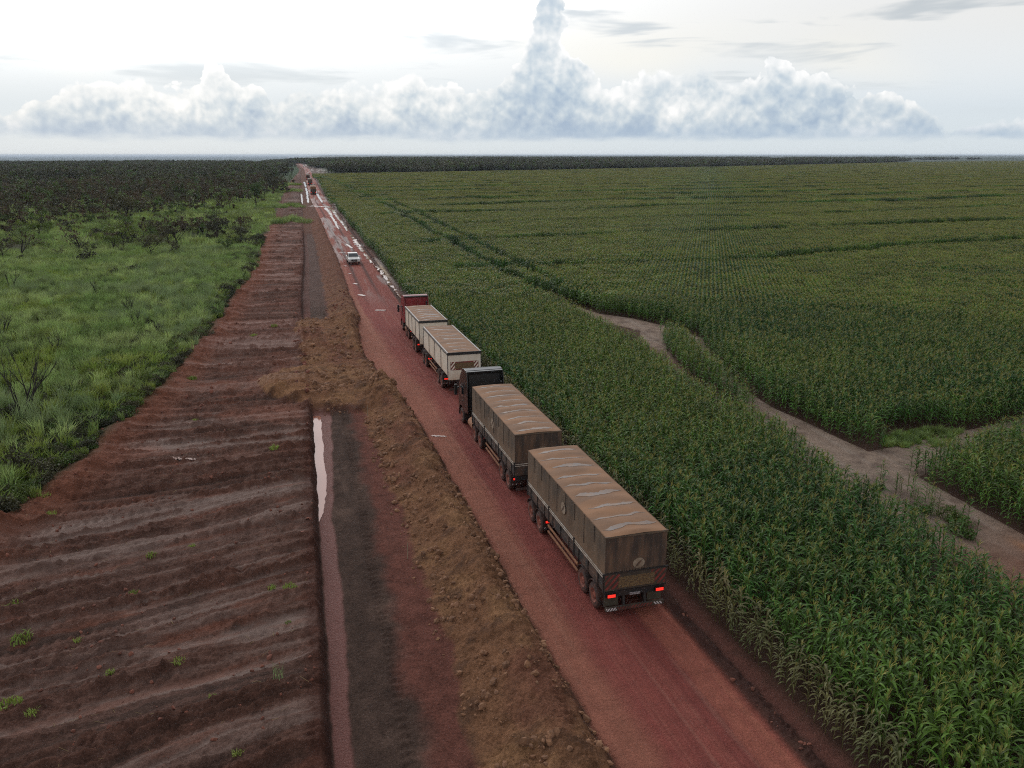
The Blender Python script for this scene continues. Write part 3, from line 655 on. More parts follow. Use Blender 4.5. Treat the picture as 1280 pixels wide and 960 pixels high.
# ------------------------------------------------------------------ instancer for masses nobody could count
def hidden_collection(name, objs):
    c = bpy.data.collections.new(name)
    for o in objs: c.objects.link(o)
    return c
def instancer(name, P, rot, scl, idx, meshes, label, cat):
    """one 'stuff' object: points that carry copies of a few meshes"""
    n = len(P)
    coll = hidden_collection(name+'_sources', [bpy.data.objects.new('%s_source_%02d' % (name, i), m) for i, m in enumerate(meshes)])
    me = bpy.data.meshes.new(name); me.vertices.add(n); me.vertices.foreach_set('co', np.ascontiguousarray(P, np.float32).ravel())
    a = me.attributes.new('rot', 'FLOAT_VECTOR', 'POINT'); a.data.foreach_set('vector', np.ascontiguousarray(rot, np.float32).ravel())
    a = me.attributes.new('scl', 'FLOAT_VECTOR', 'POINT'); a.data.foreach_set('vector', np.ascontiguousarray(scl, np.float32).ravel())
    a = me.attributes.new('idx', 'INT', 'POINT'); a.data.foreach_set('value', np.ascontiguousarray(idx, np.int32))
    o = link(name, me); tag(o, label, cat, kind='stuff')
    g = bpy.data.node_groups.new(name, 'GeometryNodeTree')
    g.interface.new_socket('Geometry', in_out='INPUT', socket_type='NodeSocketGeometry')
    g.interface.new_socket('Geometry', in_out='OUTPUT', socket_type='NodeSocketGeometry')
    N, L = g.nodes, g.links
    gi = N.new('NodeGroupInput'); go = N.new('NodeGroupOutput')
    ci = N.new('GeometryNodeCollectionInfo'); ci.inputs['Collection'].default_value = coll
    ci.inputs['Separate Children'].default_value = True; ci.inputs['Reset Children'].default_value = True
    ip = N.new('GeometryNodeInstanceOnPoints'); ip.inputs['Pick Instance'].default_value = True
    def attr(nm, t):
        q = N.new('GeometryNodeInputNamedAttribute'); q.data_type = t; q.inputs['Name'].default_value = nm; return q.outputs['Attribute']
    e = N.new('FunctionNodeEulerToRotation'); L.new(attr('rot', 'FLOAT_VECTOR'), e.inputs[0])
    L.new(gi.outputs[0], ip.inputs['Points']); L.new(ci.outputs[0], ip.inputs['Instance'])
    L.new(attr('idx', 'INT'), ip.inputs['Instance Index']); L.new(e.outputs[0], ip.inputs['Rotation']); L.new(attr('scl', 'FLOAT_VECTOR'), ip.inputs['Scale'])
    L.new(ip.outputs[0], go.inputs[0])
    md = o.modifiers.new('scatter', 'NODES'); md.node_group = g
    return o
NR = np.random.default_rng(11)
_cy, _sy = math.cos(YAW), math.sin(YAW); _cp, _sp = math.cos(PITCH), math.sin(PITCH)
def pix(x, y, z):
    """where a world point falls in the 1280x960 photograph (used only to thin out what is out of view)"""
    dz = z-CAM_H; r = x*_cy-y*_sy; f0 = x*_sy+y*_cy
    f = f0*_cp-dz*_sp; u = f0*_sp+dz*_cp; f = np.where(f < .5, .5, f)
    return 640+1035*r/f, 480-1035*u/f, f
def in_view(x, y, z=1.0, m=240):
    px, py, f = pix(x, y, z); return (px > -m) & (px < 1280+m) & (py < 960+m*1.2) & (f > 1)

# ------------------------------------------------------------------ corn
M_CORN = leaf_mat('corn_leaf', C(58, 100, 36), C(100, 128, 44), trans=.28, rough=.45, rnd=.45, scale=.05, spec=.22, hue=.03)
M_CORND = leaf_mat('corn_leaf_dusty', C(100, 104, 60), C(122, 114, 70), trans=.2, rough=.6, rnd=.25, scale=.3)
M_STALK = leaf_mat('corn_stalk', C(76, 86, 46), C(96, 98, 58), trans=.05, rnd=.25)
M_TASSEL = leaf_mat('corn_tassel', C(146, 142, 72), C(166, 154, 80), trans=.2, rnd=.2)
CM = [M_CORN, M_STALK, M_TASSEL]
def leaf_strip(z0, az, L_, w, th0, th1, seg, fold=True, roll=0.0, side=.0):
    """an arching corn blade from height z0, heading az"""
    vs = []; fs = []; r = .012; z = z0; ca, sa = math.cos(az), math.sin(az); sh = 0.0
    for i in range(seg+1):
        t = i/seg
        ww = w*(.42+.58*min(1, t/.3))*(1-max(0, (t-.45)/.55)**1.6) if i < seg else .002
        n = (-sa, ca)
        c = (ca*r - sa*sh, sa*r + ca*sh)
        if fold:
            vs += [(c[0]+n[0]*ww, c[1]+n[1]*ww, z+ww*.35+roll*ww), (c[0], c[1], z), (c[0]-n[0]*ww, c[1]-n[1]*ww, z+ww*.35-roll*ww)]
        else:
            vs += [(c[0]+n[0]*ww, c[1]+n[1]*ww, z+roll*ww), (c[0]-n[0]*ww, c[1]-n[1]*ww, z-roll*ww)]
        th = th0 + (th1-th0)*t**1.15
        r += math.cos(th)*L_/seg; z += math.sin(th)*L_/seg; sh += side*L_/seg*t
    k = 3 if fold else 2
    for i in range(seg):
        for j in range(k-1): fs.append((i*k+j, i*k+j+1, (i+1)*k+j+1, (i+1)*k+j))
    return vs, fs
def corn_parts(rng, H=2.15, nl=10, seg=6, fold=True, ntas=6, wide=1.0):
    stalk = MB(); lean = (rng.uniform(-.05, .05), rng.uniform(-.05, .05))
    stalk.tube([(0, 0, -.05), (lean[0]*.4, lean[1]*.4, H*.5), (lean[0], lean[1], H*.93)], [.019, .015, .008], 4 if seg > 3 else 3, 1, cap=False)
    leaves = []; a0 = rng.uniform(0, 6.28)
    for i in range(nl):
        t = (i+.5)/nl; z0 = H*(.16+.76*t)
        az = a0 + math.pi*(i % 2) + rng.uniform(-.7, .7)
        L_ = (.46+.36*math.sin(math.pi*min(1, t*.9+.1)))*rng.uniform(.85, 1.15)*(1 if t < .85 else .8)
        th0 = math.radians(rng.uniform(48, 68) + 8*t); th1 = math.radians(rng.uniform(-112, -62) + (22*t))
        m = MB(); v, f = leaf_strip(z0, az, L_, .039*wide*rng.uniform(.85, 1.2), th0, th1, seg, fold, rng.uniform(-.5, .5), rng.uniform(-.25, .25))
        m.add([(p[0]+lean[0]*t, p[1]+lean[1]*t, p[2]) for p in v], f, 0); leaves.append(m)
    tas = MB()
    for j in range(ntas):
        az = rng.uniform(0, 6.28); th = math.radians(rng.uniform(50, 88) if j else 89)
        v, f = leaf_strip(H*.92, az, rng.uniform(.2, .32), (.0065*wide if wide < 1.2 else .011*wide), th, th-.5, 2, False, 1.5)
        tas.add([(p[0]+lean[0], p[1]+lean[1], p[2]) for p in v], f, 2)
    return stalk, leaves, tas
def merge(dst, src, off=(0, 0, 0), rz=0.0, s=1.0, m=None):
    c, n = math.cos(rz), math.sin(rz); b = len(dst.v)
    dst.v += [((p[0]*c-p[1]*n)*s+off[0], (p[0]*n+p[1]*c)*s+off[1], p[2]*s+off[2]) for p in src.v]
    dst.f += [tuple(b+i for i in q) for q in src.f]; dst.mi += src.mi if m is None else [m]*len(src.f)
rc = random.Random(3)
# near plants, whole
NEAR = [corn_parts(rc, 2.15, 11, 5) for _ in range(7)]
near_meshes = []
for st, lv, ta in NEAR:
    m = MB(); merge(m, st)
    for l in lv: merge(m, l)
    merge(m, ta); near_meshes.append(m.mesh('corn_plant', CM))
edge_meshes = []
for st, lv, ta in NEAR[:3]:
    m = MB(); merge(m, st)
    for l in lv: merge(m, l)
    merge(m, ta); edge_meshes.append(m.mesh('corn_plant_dusty', [M_CORND, M_CORND, M_TASSEL]))
# mid patches 1.5 m: 3 rows of 5
mid_meshes = []
for k in range(6):
    m = MB()
    for i in range(3):
        for j in range(5):
            st, lv, ta = corn_parts(rc, 2.1*rc.uniform(.9, 1.08), 8, 3, False, 4, 1.35)
            s = MB(); merge(s, st)
            for l in lv: merge(s, l)
            merge(s, ta); merge(m, s, ((i-1)*.5+rc.uniform(-.06, .06), (j-2)*.3+rc.uniform(-.06, .06), 0), rc.uniform(0, 6.28))
    mid_meshes.append(m.mesh('corn_patch', CM))
# far patches 6 m: 8 rows of 12
far_meshes = []
for k in range(4):
    m = MB()
    for i in range(8):
        for j in range(13):
            st, lv, ta = corn_parts(rc, 2.1*rc.uniform(.88, 1.08), 6, 2, False, 5, 2.3)
            s = MB()
            for l in lv[1:]: merge(s, l)
            merge(s, ta); merge(m, s, ((i-3.5)*.75+rc.uniform(-.08, .08), (j-6)*.46+rc.uniform(-.08, .08), 0), rc.uniform(0, 6.28))
    far_meshes.append(m.mesh('corn_block', CM))

ROWA = math.radians(29)         # field rows head 29 degrees right of the road
def field_mask(x, y, pad=0.0):
    """0 outside the field, else plant height factor"""
    u = x-bend(y)
    h = np.ones_like(x)
    d = track_d(x, y)
    h = np.where(d < -.1+pad, 0, h)
    sparse = (d < .25+pad)
    h = np.where(sparse & (vnoise(x*3.1, y*3.1, 5) < .55), 0, h)
    # worn strip between the two wheel tracks, plants standing in clumps
    mid = (x > 29) & (x < 36) & (y > 47) & (y < 70)
    ld = np.minimum(seg_dist(x, y, LANE), seg_dist(x, y, LANE2))
    h = np.where(ld < 0, h*np.where(vnoise(x*.8, y*.8, 8) < .45, 0, .55), h)
    # grassy fork
    h = np.where(np.hypot((x-38.6)/3.4, (y-40.4)/2.2) < 1, 0, h)
    q = y - .13*x + 9*fbm(x/70, y/90, 3, 401)
    g = np.mod(q+4, 38.0); bw = 2.2 + 1.0*fbm(x*.05, y*.05, 2, 403) + np.interp(np.hypot(x, y), [280, 320], [0, 3.0])
    inb = (g < bw) & (y > 96) & (u > 24)
    inb &= fbm(x*.025, y*.04, 3, 407) > -.25
    h = np.where(inb, h*np.where((vnoise(x*.5, y*.5, 9) < .7) & (np.hypot(x, y) < 300), 0, .7), h)
    h = np.where((g > bw) & (g < 9) & (y > 96) & (u > 24), h*1.10, h)
    h = h*(1+.08*fbm(x*.12, y*.12, 3, 405))
    far_edge = np.interp(x, [15, 36.7, 243, 605, 1284, 4000], [738, 749, 847, 1062, 1524, 3000])
    h = np.where((u < CORN_EDGE) | (y > far_edge), 0, h)
    return h
def rows_grid(x0, x1, y0, y1, ang, dr, dp):
    c, s = math.cos(ang), math.sin(ang)
    cx, cy = (x0+x1)/2, (y0+y1)/2; rad = math.hypot(x1-x0, y1-y0)/2
    a = np.arange(-rad, rad, dr); b = np.arange(-rad, rad, dp)
    A, B = np.meshgrid(a, b); A = A.ravel(); B = B.ravel()
    x = cx + A*c + B*s; y = cy - A*s + B*c
    k = (x > x0) & (x < x1) & (y > y0) & (y < y1)
    return x[k], y[k]
NEAR_R, MID_R = 95.0, 300.0
def plant_corn():
    # strip beside the road: rows along the road; beyond the track: slanting rows
    xa, ya = rows_grid(CORN_EDGE-.2, 31, 8, NEAR_R+4, 0.0, .56, .30)
    xb, yb = rows_grid(24, 110, 6, NEAR_R+4, ROWA, .56, .30)
    def side(x, y):   # True for the road-side strip
        return x < np.interp(y, [0, 12, 27, 45, 55, 69, 76, 85, 100], [27, 28, 29.5, 30.5, 30.2, 33.8, 36.5, 33.6, 31])
    k = side(xa, ya); xa, ya = xa[k], ya[k]; k = ~side(xb, yb); xb, yb = xb[k], yb[k]
    x = np.concatenate([xa, xb]); y = np.concatenate([ya, yb])
    x = x + NR.normal(0, .05, len(x)); y = y + NR.normal(0, .06, len(y))
    h = field_mask(x, y) * NR.uniform(.84, 1.1, len(x))
    u = x-bend(y)
    k = (h > 0) & (np.hypot(x, y) < NEAR_R) & in_view(x, y) & (NR.random(len(x)) < .86)
    # frayed, dusty rows at the road edge
    k &= (u > CORN_EDGE+.15) | (NR.random(len(x)) < .8)
    x, y, h, u = x[k], y[k], h[k], u[k]
    h = h*np.where(u < CORN_EDGE+.5, .62, np.where(u < CORN_EDGE+1.0, .82, 1.0))
    td = track_d(x, y); h = h*np.where(td < .8, .8, 1.0)
    px, py, f = pix(x, y, 1.3)
    vis = (px > 6) & (px < 1274) & (py < 952)
    score = np.where(vis, f, 1e9)
    order = np.argsort(score); first = np.zeros(len(x), bool); first[order[:300]] = True
    z = np.full(len(x), .09)
    # --- the 300 that show largest: plants of their own with stalk, leaves and tassel
    protos = []
    for st, lv, ta in NEAR:
        protos.append((st.mesh('stalk', CM), [l.mesh('leaf', CM) for l in lv], ta.mesh('tassel', CM)))
    dusty = []
    for st, lv, ta in NEAR[:3]:
        dm = [M_CORND, M_CORND, M_TASSEL]
        dusty.append((st.mesh('stalk', dm), [l.mesh('leaf', dm) for l in lv], ta.mesh('tassel', dm)))
    for i in np.nonzero(first)[0]:
        edge = u[i] < CORN_EDGE+.95
        st, lv, ta = (dusty if edge else protos)[R.randrange(3 if edge else 7)]
        o = link('corn_plant', st); o.location = (x[i], y[i], z[i]); o.rotation_euler = (NR.normal(0, .05), NR.normal(0, .05), NR.uniform(0, 6.28)); s = h[i]; o.scale = (s, s, s)
        for l in lv: link('leaf', l, o)
        if not edge or R.random() < .4: link('tassel', ta, o)
        if edge: tag(o, 'dusty pale corn plant in the outer rows at the near road edge', 'corn plant', 'dusty corn plants along the near road edge')
        else: tag(o, 'tall green corn plant in the nearest corner of the field', 'corn plant', 'corn plants in the nearest corner of the field')
    k = ~first; x, y, h, z, u = x[k], y[k], h[k], z[k], u[k]; n = len(x)
    idx = NR.integers(0, 7, n); idx = np.where(u < CORN_EDGE+.95, 7+NR.integers(0, 3, n), idx)
    P1 = np.stack([x, y, z], 1); r1 = np.stack([NR.normal(0, .06, n), NR.normal(0, .06, n), NR.uniform(0, 6.28, n)], 1); s1 = np.stack([h, h, h], 1)
    # --- middle distance
    xm, ym = rows_grid(14, 330, 20, 310, ROWA, 1.5, 1.5)
    um = xm-bend(ym); r = np.hypot(xm, ym)
    h = field_mask(xm, ym, .7)
    k = (h > 0) & (r >= NEAR_R) & (r < MID_R) & in_view(xm, ym, 1, 330) & (um > CORN_EDGE+.5)
    xm, ym, h = xm[k], ym[k], h[k]; n = len(xm)
    h = h*NR.uniform(.93, 1.07, n)
    P2 = np.stack([xm, ym, .09+terrace(xm, ym)], 1); r2 = np.stack([np.zeros(n), np.zeros(n), np.full(n, -ROWA)+np.pi*NR.integers(0, 2, n)], 1); s2 = np.stack([np.ones(n), np.ones(n), h], 1); i2 = 10+NR.integers(0, 6, n)
    # --- far
    xf, yf = rows_grid(14, 2600, 100, 2500, ROWA, 6.0, 6.0)
    uf = xf-bend(yf); r = np.hypot(xf, yf); h = field_mask(xf, yf, 2.0)
    k = (h > 0) & (r >= MID_R) & (r < 2600) & in_view(xf, yf, 1, 330) & (uf > CORN_EDGE+1.6)
    xf, yf, h = xf[k], yf[k], h[k]; n = len(xf); h = h*NR.uniform(.93, 1.07, n)
    P3 = np.stack([xf, yf, .05+terrace(xf, yf)], 1); r3 = np.stack([np.zeros(n), np.zeros(n), np.full(n, -ROWA)+np.pi*NR.integers(0, 2, n)], 1); s3 = np.stack([np.ones(n), np.ones(n), h], 1); i3 = 16+NR.integers(0, 4, n)
    instancer('corn_field', np.concatenate([P1, P2, P3]), np.concatenate([r1, r2, r3]), np.concatenate([s1, s2, s3]), np.concatenate([idx, i2, i3]),
              near_meshes+edge_meshes+mid_meshes+far_meshes, 'wide field of tall green corn in slanting rows right of the road', 'corn')
    print('corn', len(P1), len(P2), len(P3))
plant_corn()

# ------------------------------------------------------------------ grass
M_GRASS = leaf_mat('tall_grass', C(130, 156, 84), C(166, 182, 112), trans=.3, rough=.6, rnd=.5, scale=.12, hue=.02)
M_GRASSB = leaf_mat('bright_grass', C(132, 154, 66), C(154, 166, 82), trans=.35, rough=.6, rnd=.25, scale=.3)
M_GRASSP = leaf_mat('feathery_pale_grass', C(134, 156, 102), C(152, 168, 116), trans=.3, rough=.7, rnd=.2, scale=.3)
M_STRAW = leaf_mat('dry_grass', C(128, 108, 66), C(146, 122, 78), trans=.2, rough=.8, rnd=.2)
def grass_clump(rng, n, rad, h0, h1, w, bend_=.6, drift=(.15, .1)):
    m = MB()
    for _ in range(n):
        a = rng.uniform(0, 6.28); r = rad*math.sqrt(rng.random()); x, y = r*math.cos(a), r*math.sin(a)
        h = rng.uniform(h0, h1); az = rng.uniform(0, 6.28); ca, sa = math.cos(az), math.sin(az); b = rng.uniform(.15, 1)*bend_*h
        bx, by = ca*b+drift[0]*h, sa*b+drift[1]*h; fa = rng.uniform(0, 6.28); nx, ny = math.cos(fa)*w, math.sin(fa)*w
        m.add([(x-nx, y-ny, -.05), (x+nx, y+ny, -.05), (x+bx*.32+nx*.8, y+by*.32+ny*.8, h*.62), (x+bx*.32-nx*.8, y+by*.32-ny*.8, h*.62), (x+bx, y+by, h)],
              [(0, 1, 2, 3), (3, 2, 4)])
    return m
rg = random.Random(5)
gm = [grass_clump(rg, 60, .34, .6, 1.35, .019, .75).mesh('grass_clump', [M_GRASS]) for _ in range(4)]
gm += [grass_clump(rg, 55, .34, .4, .95, .021, .8).mesh('grass_clump_bright', [M_GRASSB]) for _ in range(2)]
gm += [grass_clump(rg, 60, .32, .8, 1.6, .016, .6).mesh('grass_clump_pale', [M_GRASSP]) for _ in range(2)]
gf = [grass_clump(rg, 110, 1.6, .7, 1.35, .035).mesh('grass_swath', [M_GRASS]) for _ in range(3)] + [grass_clump(rg, 110, 1.6, .6, 1.1, .035).mesh('grass_swath_bright', [M_GRASSB]) for _ in range(1)]
def plant_grass():
    n = 19000
    y = 30 + 135*NR.random(n)**.8; x = -70 + 70*NR.random(n)
    u = x-bend(y); ug = grass_edge(y)
    k = (u < ug-.35+.5*NR.normal(0, 1, n)) & in_view(x, y, 1, 200)
    x, y = x[k], y[k]; n = len(x)
    a = fbm(x*.07, y*.07, 3, 501); b = fbm(x*.3, y*.3, 3, 503); dist = np.hypot(x, y)
    idx = NR.integers(0, 4, n); idx = np.where((b > .22) | ((dist < 85) & (b > .0)), 4+NR.integers(0, 2, n), idx)
    idx = np.where((a > .25) & (NR.random(n) < .35), 6+NR.integers(0, 2, n), idx)
    s = NR.uniform(.7, 1.25, n)*(1+.3*b)*np.where(x-bend(y) > grass_edge(y)-1.5, .7, 1)
    P1 = np.stack([x, y, ground_z(x, y)], 1)
    # swaths out to the scrub and grass bands that cross the cleared strip farther off
    n2 = 9000
    y2 = 140 + 420*NR.random(n2)**1.3; x2 = -220 + 236*NR.random(n2); u2 = x2-bend(y2)
    n3 = 170; ub = NR.uniform(-6, 5.2, n3); yb = NR.choice([236., 302., 430., 520.], n3) + NR.normal(0, 5, n3)*(1-.12*(ub+6)/2) + 5*np.sin(ub); ub = ub - np.abs(NR.normal(0, .8, n3))
    x2 = np.concatenate([x2, ub+bend(yb)]); y2 = np.concatenate([y2, yb]); u2 = np.concatenate([u2, ub-50])
    k = (u2 < grass_edge(y2)-.8) & in_view(x2, y2, 1, 80)
    x2, y2 = x2[k], y2[k]; m = len(x2)
    P2 = np.stack([x2, y2, ground_z(x2, y2)], 1); s2 = NR.uniform(.7, 1.3, m)
    P = np.concatenate([P1, P2]); ss = np.concatenate([s, s2]); N_ = len(P)
    rot = np.stack([NR.normal(0, .08, N_), NR.normal(0, .08, N_), NR.uniform(-.6, .6, N_)+np.where(NR.random(N_) < .5, 0, 3.1)], 1)
    instancer('grass', P, rot, np.stack([ss, ss, ss*np.concatenate([NR.uniform(.8, 1.15, n), NR.uniform(.8, 1.1, m)])], 1),
              np.concatenate([idx, 8+NR.integers(0, 4, m)]), gm+gf, 'tall feathery green grass left of the cleared strip', 'grass')
    print('grass', N_)
plant_grass()
# low green growth on the grassy fork between the corn blocks
def fork_grass():
    n = 300; a = NR.random(n)*6.28; r = np.sqrt(NR.random(n)); x = 38.9+3.3*r*np.cos(a); y = 40.6+1.5*r*np.sin(a)+.22*(x-38.9)*.3
    k = (track_d(x, y) > -1.6) & (fbm(x*.7, y*.7, 3, 511) > -.25); x, y = x[k], y[k]; n = len(x)
    s = NR.uniform(.25, .6, n)
    instancer('low_grass', np.stack([x, y, np.full(n, .1)], 1), np.stack([np.zeros(n), np.zeros(n), NR.uniform(0, 6.28, n)], 1), np.stack([s, s, s*.8], 1), NR.integers(0, 4, n), gm[2:6], 'low bright green grass on the fork of the dirt track', 'grass')
fork_grass()

# ------------------------------------------------------------------ trees and shrubs
M_BARK = mat('bark', C(62, 52, 46), C(40, 34, 32), scale=6, rough=.9)
M_CHAR = mat('charred_bark', C(38, 33, 32), C(58, 50, 46), scale=5, rough=.95)
M_DARKLEAF = leaf_mat('scrub_leaf_dark', C(60, 62, 40), C(84, 80, 50), trans=.15, rough=.6, rnd=.3, scale=.08)
M_MIDLEAF = leaf_mat('scrub_leaf_mid', C(72, 98, 42), C(94, 114, 50), trans=.2, rough=.6, rnd=.3, scale=.08)
M_LIMELEAF = leaf_mat('scrub_leaf_lime', C(92, 112, 44), C(108, 122, 54), trans=.25, rough=.6, rnd=.25, scale=.2)
M_BROWNLEAF = leaf_mat('scrub_leaf_scorched', C(82, 68, 52), C(92, 78, 56), trans=.1, rough=.8, rnd=.25, scale=.2)
def cards(m, rng, c, r, n, s, flat=.75):
    for _ in range(n):
        d = Vector((rng.gauss(0, 1), rng.gauss(0, 1), rng.gauss(0, 1)*flat)); d.normalize(); d *= r*(.35+.65*rng.random()**.5)
        p = Vector(c)+Vector((d.x, d.y, d.z*flat)); q = Vector((rng.gauss(0, 1), rng.gauss(0, 1), rng.gauss(0, 1)*.6+.5)).normalized()
        a = q.orthogonal().normalized(); b = q.cross(a); th = rng.uniform(0, 6.28); a, b = a*math.cos(th)+b*math.sin(th), b*math.cos(th)-a*math.sin(th)
        sa, sb = s*rng.uniform(.6, 1.2), s*rng.uniform(.35, .7)
        m.add([p-a*sa, p-b*sb, p+a*sa, p+b*sb], [(0, 1, 2, 3)])
def make_tree(rng, H, W, nclump, ncard, size, bare=0.0, low=.35):
    tr = MB(); cr = MB(); tips = []
    lean = rng.uniform(-.15, .15)*H
    top = Vector((lean, rng.uniform(-.1, .1)*H, H*.55))
    tr.tube([(0, 0, -.2), (lean*.3+rng.uniform(-.1, .1), 0, H*.25), top], [H*.028, H*.021, H*.014], 6)
    nb = rng.randint(5, 8)
    for i in range(nb):
        t = rng.uniform(.25, 1.0); b0 = Vector((lean*t*.9, top.y*t, H*.55*t)); a = i*2.4+rng.uniform(-.5, .5)
        r = W*.5*rng.uniform(.55, 1.0); e = Vector((b0.x+math.cos(a)*r, b0.y+math.sin(a)*r, H*rng.uniform(max(.45, low), .92)))
        mid = b0.lerp(e, .5)+Vector((rng.uniform(-.1, .1)*W, rng.uniform(-.1, .1)*W, -.05*H))
        tr.tube([b0, mid, e], [H*.012, H*.008, H*.004], 4); tips.append(e)
        for _ in range(3):
            s0 = mid.lerp(e, rng.uniform(0, .8)); e2 = s0+Vector((rng.uniform(-1, 1), rng.uniform(-1, 1), rng.uniform(.1, 1)))*W*.22
            tr.tube([s0, e2], [H*.005, H*.002], 3); tips.append(e2)
    tips.append(top+Vector((0, 0, H*.3)))
    for i in range(nclump):
        t = rng.choice(tips); c = t+Vector((rng.uniform(-1, 1), rng.uniform(-1, 1), rng.uniform(-.6, .8)))*W*.12
        cards(cr, rng, c, W*rng.uniform(.10, .2), int(ncard*(1-bare)), size*rng.uniform(.8, 1.2))
    return tr, cr
def make_bush(rng, H, W, n, s):
    tr = MB(); cr = MB()
    for i in range(6):
        a = i*1.05+rng.uniform(-.4, .4); tr.tube([(0, 0, -.1), (math.cos(a)*W*.2, math.sin(a)*W*.2, H*.5), (math.cos(a)*W*.38, math.sin(a)*W*.38, H*.85)], [.03*H, .02*H, .006*H], 4)
    for i in range(16):
        a = rng.uniform(0, 6.28); r = W*.5*math.sqrt(rng.random()); hz = H*(.25+.6*rng.random()*(1-(r/(W*.55))**2))
        cards(cr, rng, (math.cos(a)*r, math.sin(a)*r, hz), W*.2, n//16, s, .8)
    return tr, cr
def make_dead(rng, H, W):
    tr = MB()
    def br(p, d, l, r, lev):
        e = p+d*l; mid = p.lerp(e, .5)+Vector((rng.uniform(-.08, .08), rng.uniform(-.08, .08), 0))*l
        tr.tube([p, mid, e], [r, r*.8, r*.5], 4 if lev < 2 else 3)
        if lev < 4:
            for _ in range(rng.randint(2, 3)):
                nd = (d+Vector((rng.uniform(-1, 1), rng.uniform(-1, 1), rng.uniform(-.1, .7)))*.62).normalized()
                br(e if rng.random() < .7 else mid, nd, l*rng.uniform(.6, .85), r*.55, lev+1)
    for i in range(rng.randint(2, 4)):
        br(Vector((rng.uniform(-.1, .1), rng.uniform(-.1, .1), -.1)), Vector((rng.uniform(-.5, .5), rng.uniform(-.5, .5), 1)).normalized(), H*.3, H*.026, 0)
    return tr
rt = random.Random(17)
TREES = []   # (trunk mesh, crown mesh, height, kind)
for kind, lm, cnt in (('dark', M_DARKLEAF, 4), ('mid', M_MIDLEAF, 3), ('lime', M_LIMELEAF, 2), ('scorched', M_BROWNLEAF, 3)):
    for i in range(cnt):
        H = rt.uniform(4.2, 6.0); bare = .72 if kind == 'scorched' else .0
        t, c = make_tree(rt, H, H*rt.uniform(.75, 1.0), 34, 24, .17, bare)
        TREES.append((t.mesh('trunk', [M_CHAR if kind == 'scorched' else M_BARK]), c.mesh('crown', [lm]), H, kind))
BY = {k: [t for t in TREES if t[3] == k] for k in ('dark', 'mid', 'lime', 'scorched')}
BUSH = {}
for k, lm in (('dark', M_DARKLEAF), ('mid', M_MIDLEAF), ('lime', M_LIMELEAF)):
    BUSH[k] = []
    for i in range(3):
        t, c = make_bush(rt, 1.4, 2.0, 620, .10); BUSH[k].append((t.mesh('stem', [M_BARK]), c.mesh('foliage', [lm])))
DEAD = [make_dead(rt, 2.4, 1.5).mesh('branches', [M_CHAR]) for _ in range(4)]
def put_tree(proto, x, y, s, label, group, name='scrub_tree'):
    e = empty(name, (x, y, gz(x, y)), R.uniform(0, 6.28)); e.scale = (s, s, s*R.uniform(.9, 1.1))
    link('trunk', proto[0], e); link('crown', proto[1], e); tag(e, label, 'tree', group); return e
def put_bush(kind, x, y, s, label, group=None):
    p = R.choice(BUSH[kind]); e = empty('bush', (x, y, gz(x, y)), R.uniform(0, 6.28)); e.scale = (s, s, s*R.uniform(.85, 1.15))
    link('stem', p[0], e); link('foliage', p[1], e); tag(e, label, 'bush', group); return e
def undergrowth():
    n = 5200; y = 36+150*NR.random(n)**1.15; u = grass_edge(y) - np.abs(NR.normal(0, 1, n))*np.interp(y, [40, 70, 150], [5.5, 3.2, 3.0]) - .1; x = u+bend(y)
    k = in_view(x, y, 1, 160) & (fbm(x*.25, y*.25, 3, 521) > -.18) & (NR.random(n) < np.interp(y, [36, 70, 180], [1, .55, .35]))
    x, y = x[k], y[k]; n = len(x); s = NR.uniform(.22, .62, n)*np.interp(y, [36, 90, 180], [1, 1, 1.5])
    idx = np.where(NR.random(n) < .55, NR.integers(0, 3, n), np.where(NR.random(n) < .7, 3+NR.integers(0, 3, n), 6+NR.integers(0, 3, n)))
    instancer('undergrowth', np.stack([x, y, ground_z(x, y)], 1), np.stack([NR.normal(0, .1, n), NR.normal(0, .1, n), NR.uniform(0, 6.28, n)], 1), np.stack([s, s, s*NR.uniform(.7, 1.2, n)], 1), idx,
              [q[1] for kk in ('dark', 'mid', 'lime') for q in BUSH[kk]], 'tangled green undergrowth along the edge of the cleared ground', 'undergrowth')
    print('undergrowth', n)
undergrowth()
# named individuals read off the photograph
put_tree(BY['lime'][0], -26.5, 168, .95, 'lime green small tree standing in front of the dark scrub', None)
put_tree(BY['scorched'][0], -17.5, 172, 1.1, 'bare spreading scorched tree at the meadow end left of the road', None)
put_tree(BY['dark'][0], -10.5, 178, .9, 'dark leafy tree at the meadow end nearest the cleared strip', None)
put_tree(BY['scorched'][1], -41.5, 160, 1.15, 'dark twisted tree at the far left meadow edge', None)
put_tree(BY['lime'][1], -47, 196, .95, 'lime tufted tree deep in the scrub at the far left', None)
put_tree(BY['mid'][0], -4.5, 300, 1.5, 'green rounded tree beside the cleared strip under the far trucks', None)
put_tree(BY['scorched'][2], -33, 163, 1.2, 'thin scorched tree before the dark shrub mass on the left', None)
put_tree(BY['dark'][1], -35, 230, 1.75, 'tallest broad-topped dark tree above the scrub on the left', None)
put_tree(BY['dark'][2], 2.0, 420, 1.7, 'big dark crown on the left beside the far queue of trucks', None)
spots = []
tries = 0
while len(spots) < 70 and tries < 4000:
    tries += 1
    yy = 152+115*R.random()**1.2; xx = -7 - R.random()*(38+.35*(yy-140)) + float(bend(yy))*.6
    if xx - float(bend(yy)) > -6.5: continue
    if all(math.hypot(xx-a, yy-b) > 4.6 for a, b in spots): spots.append((xx, yy))
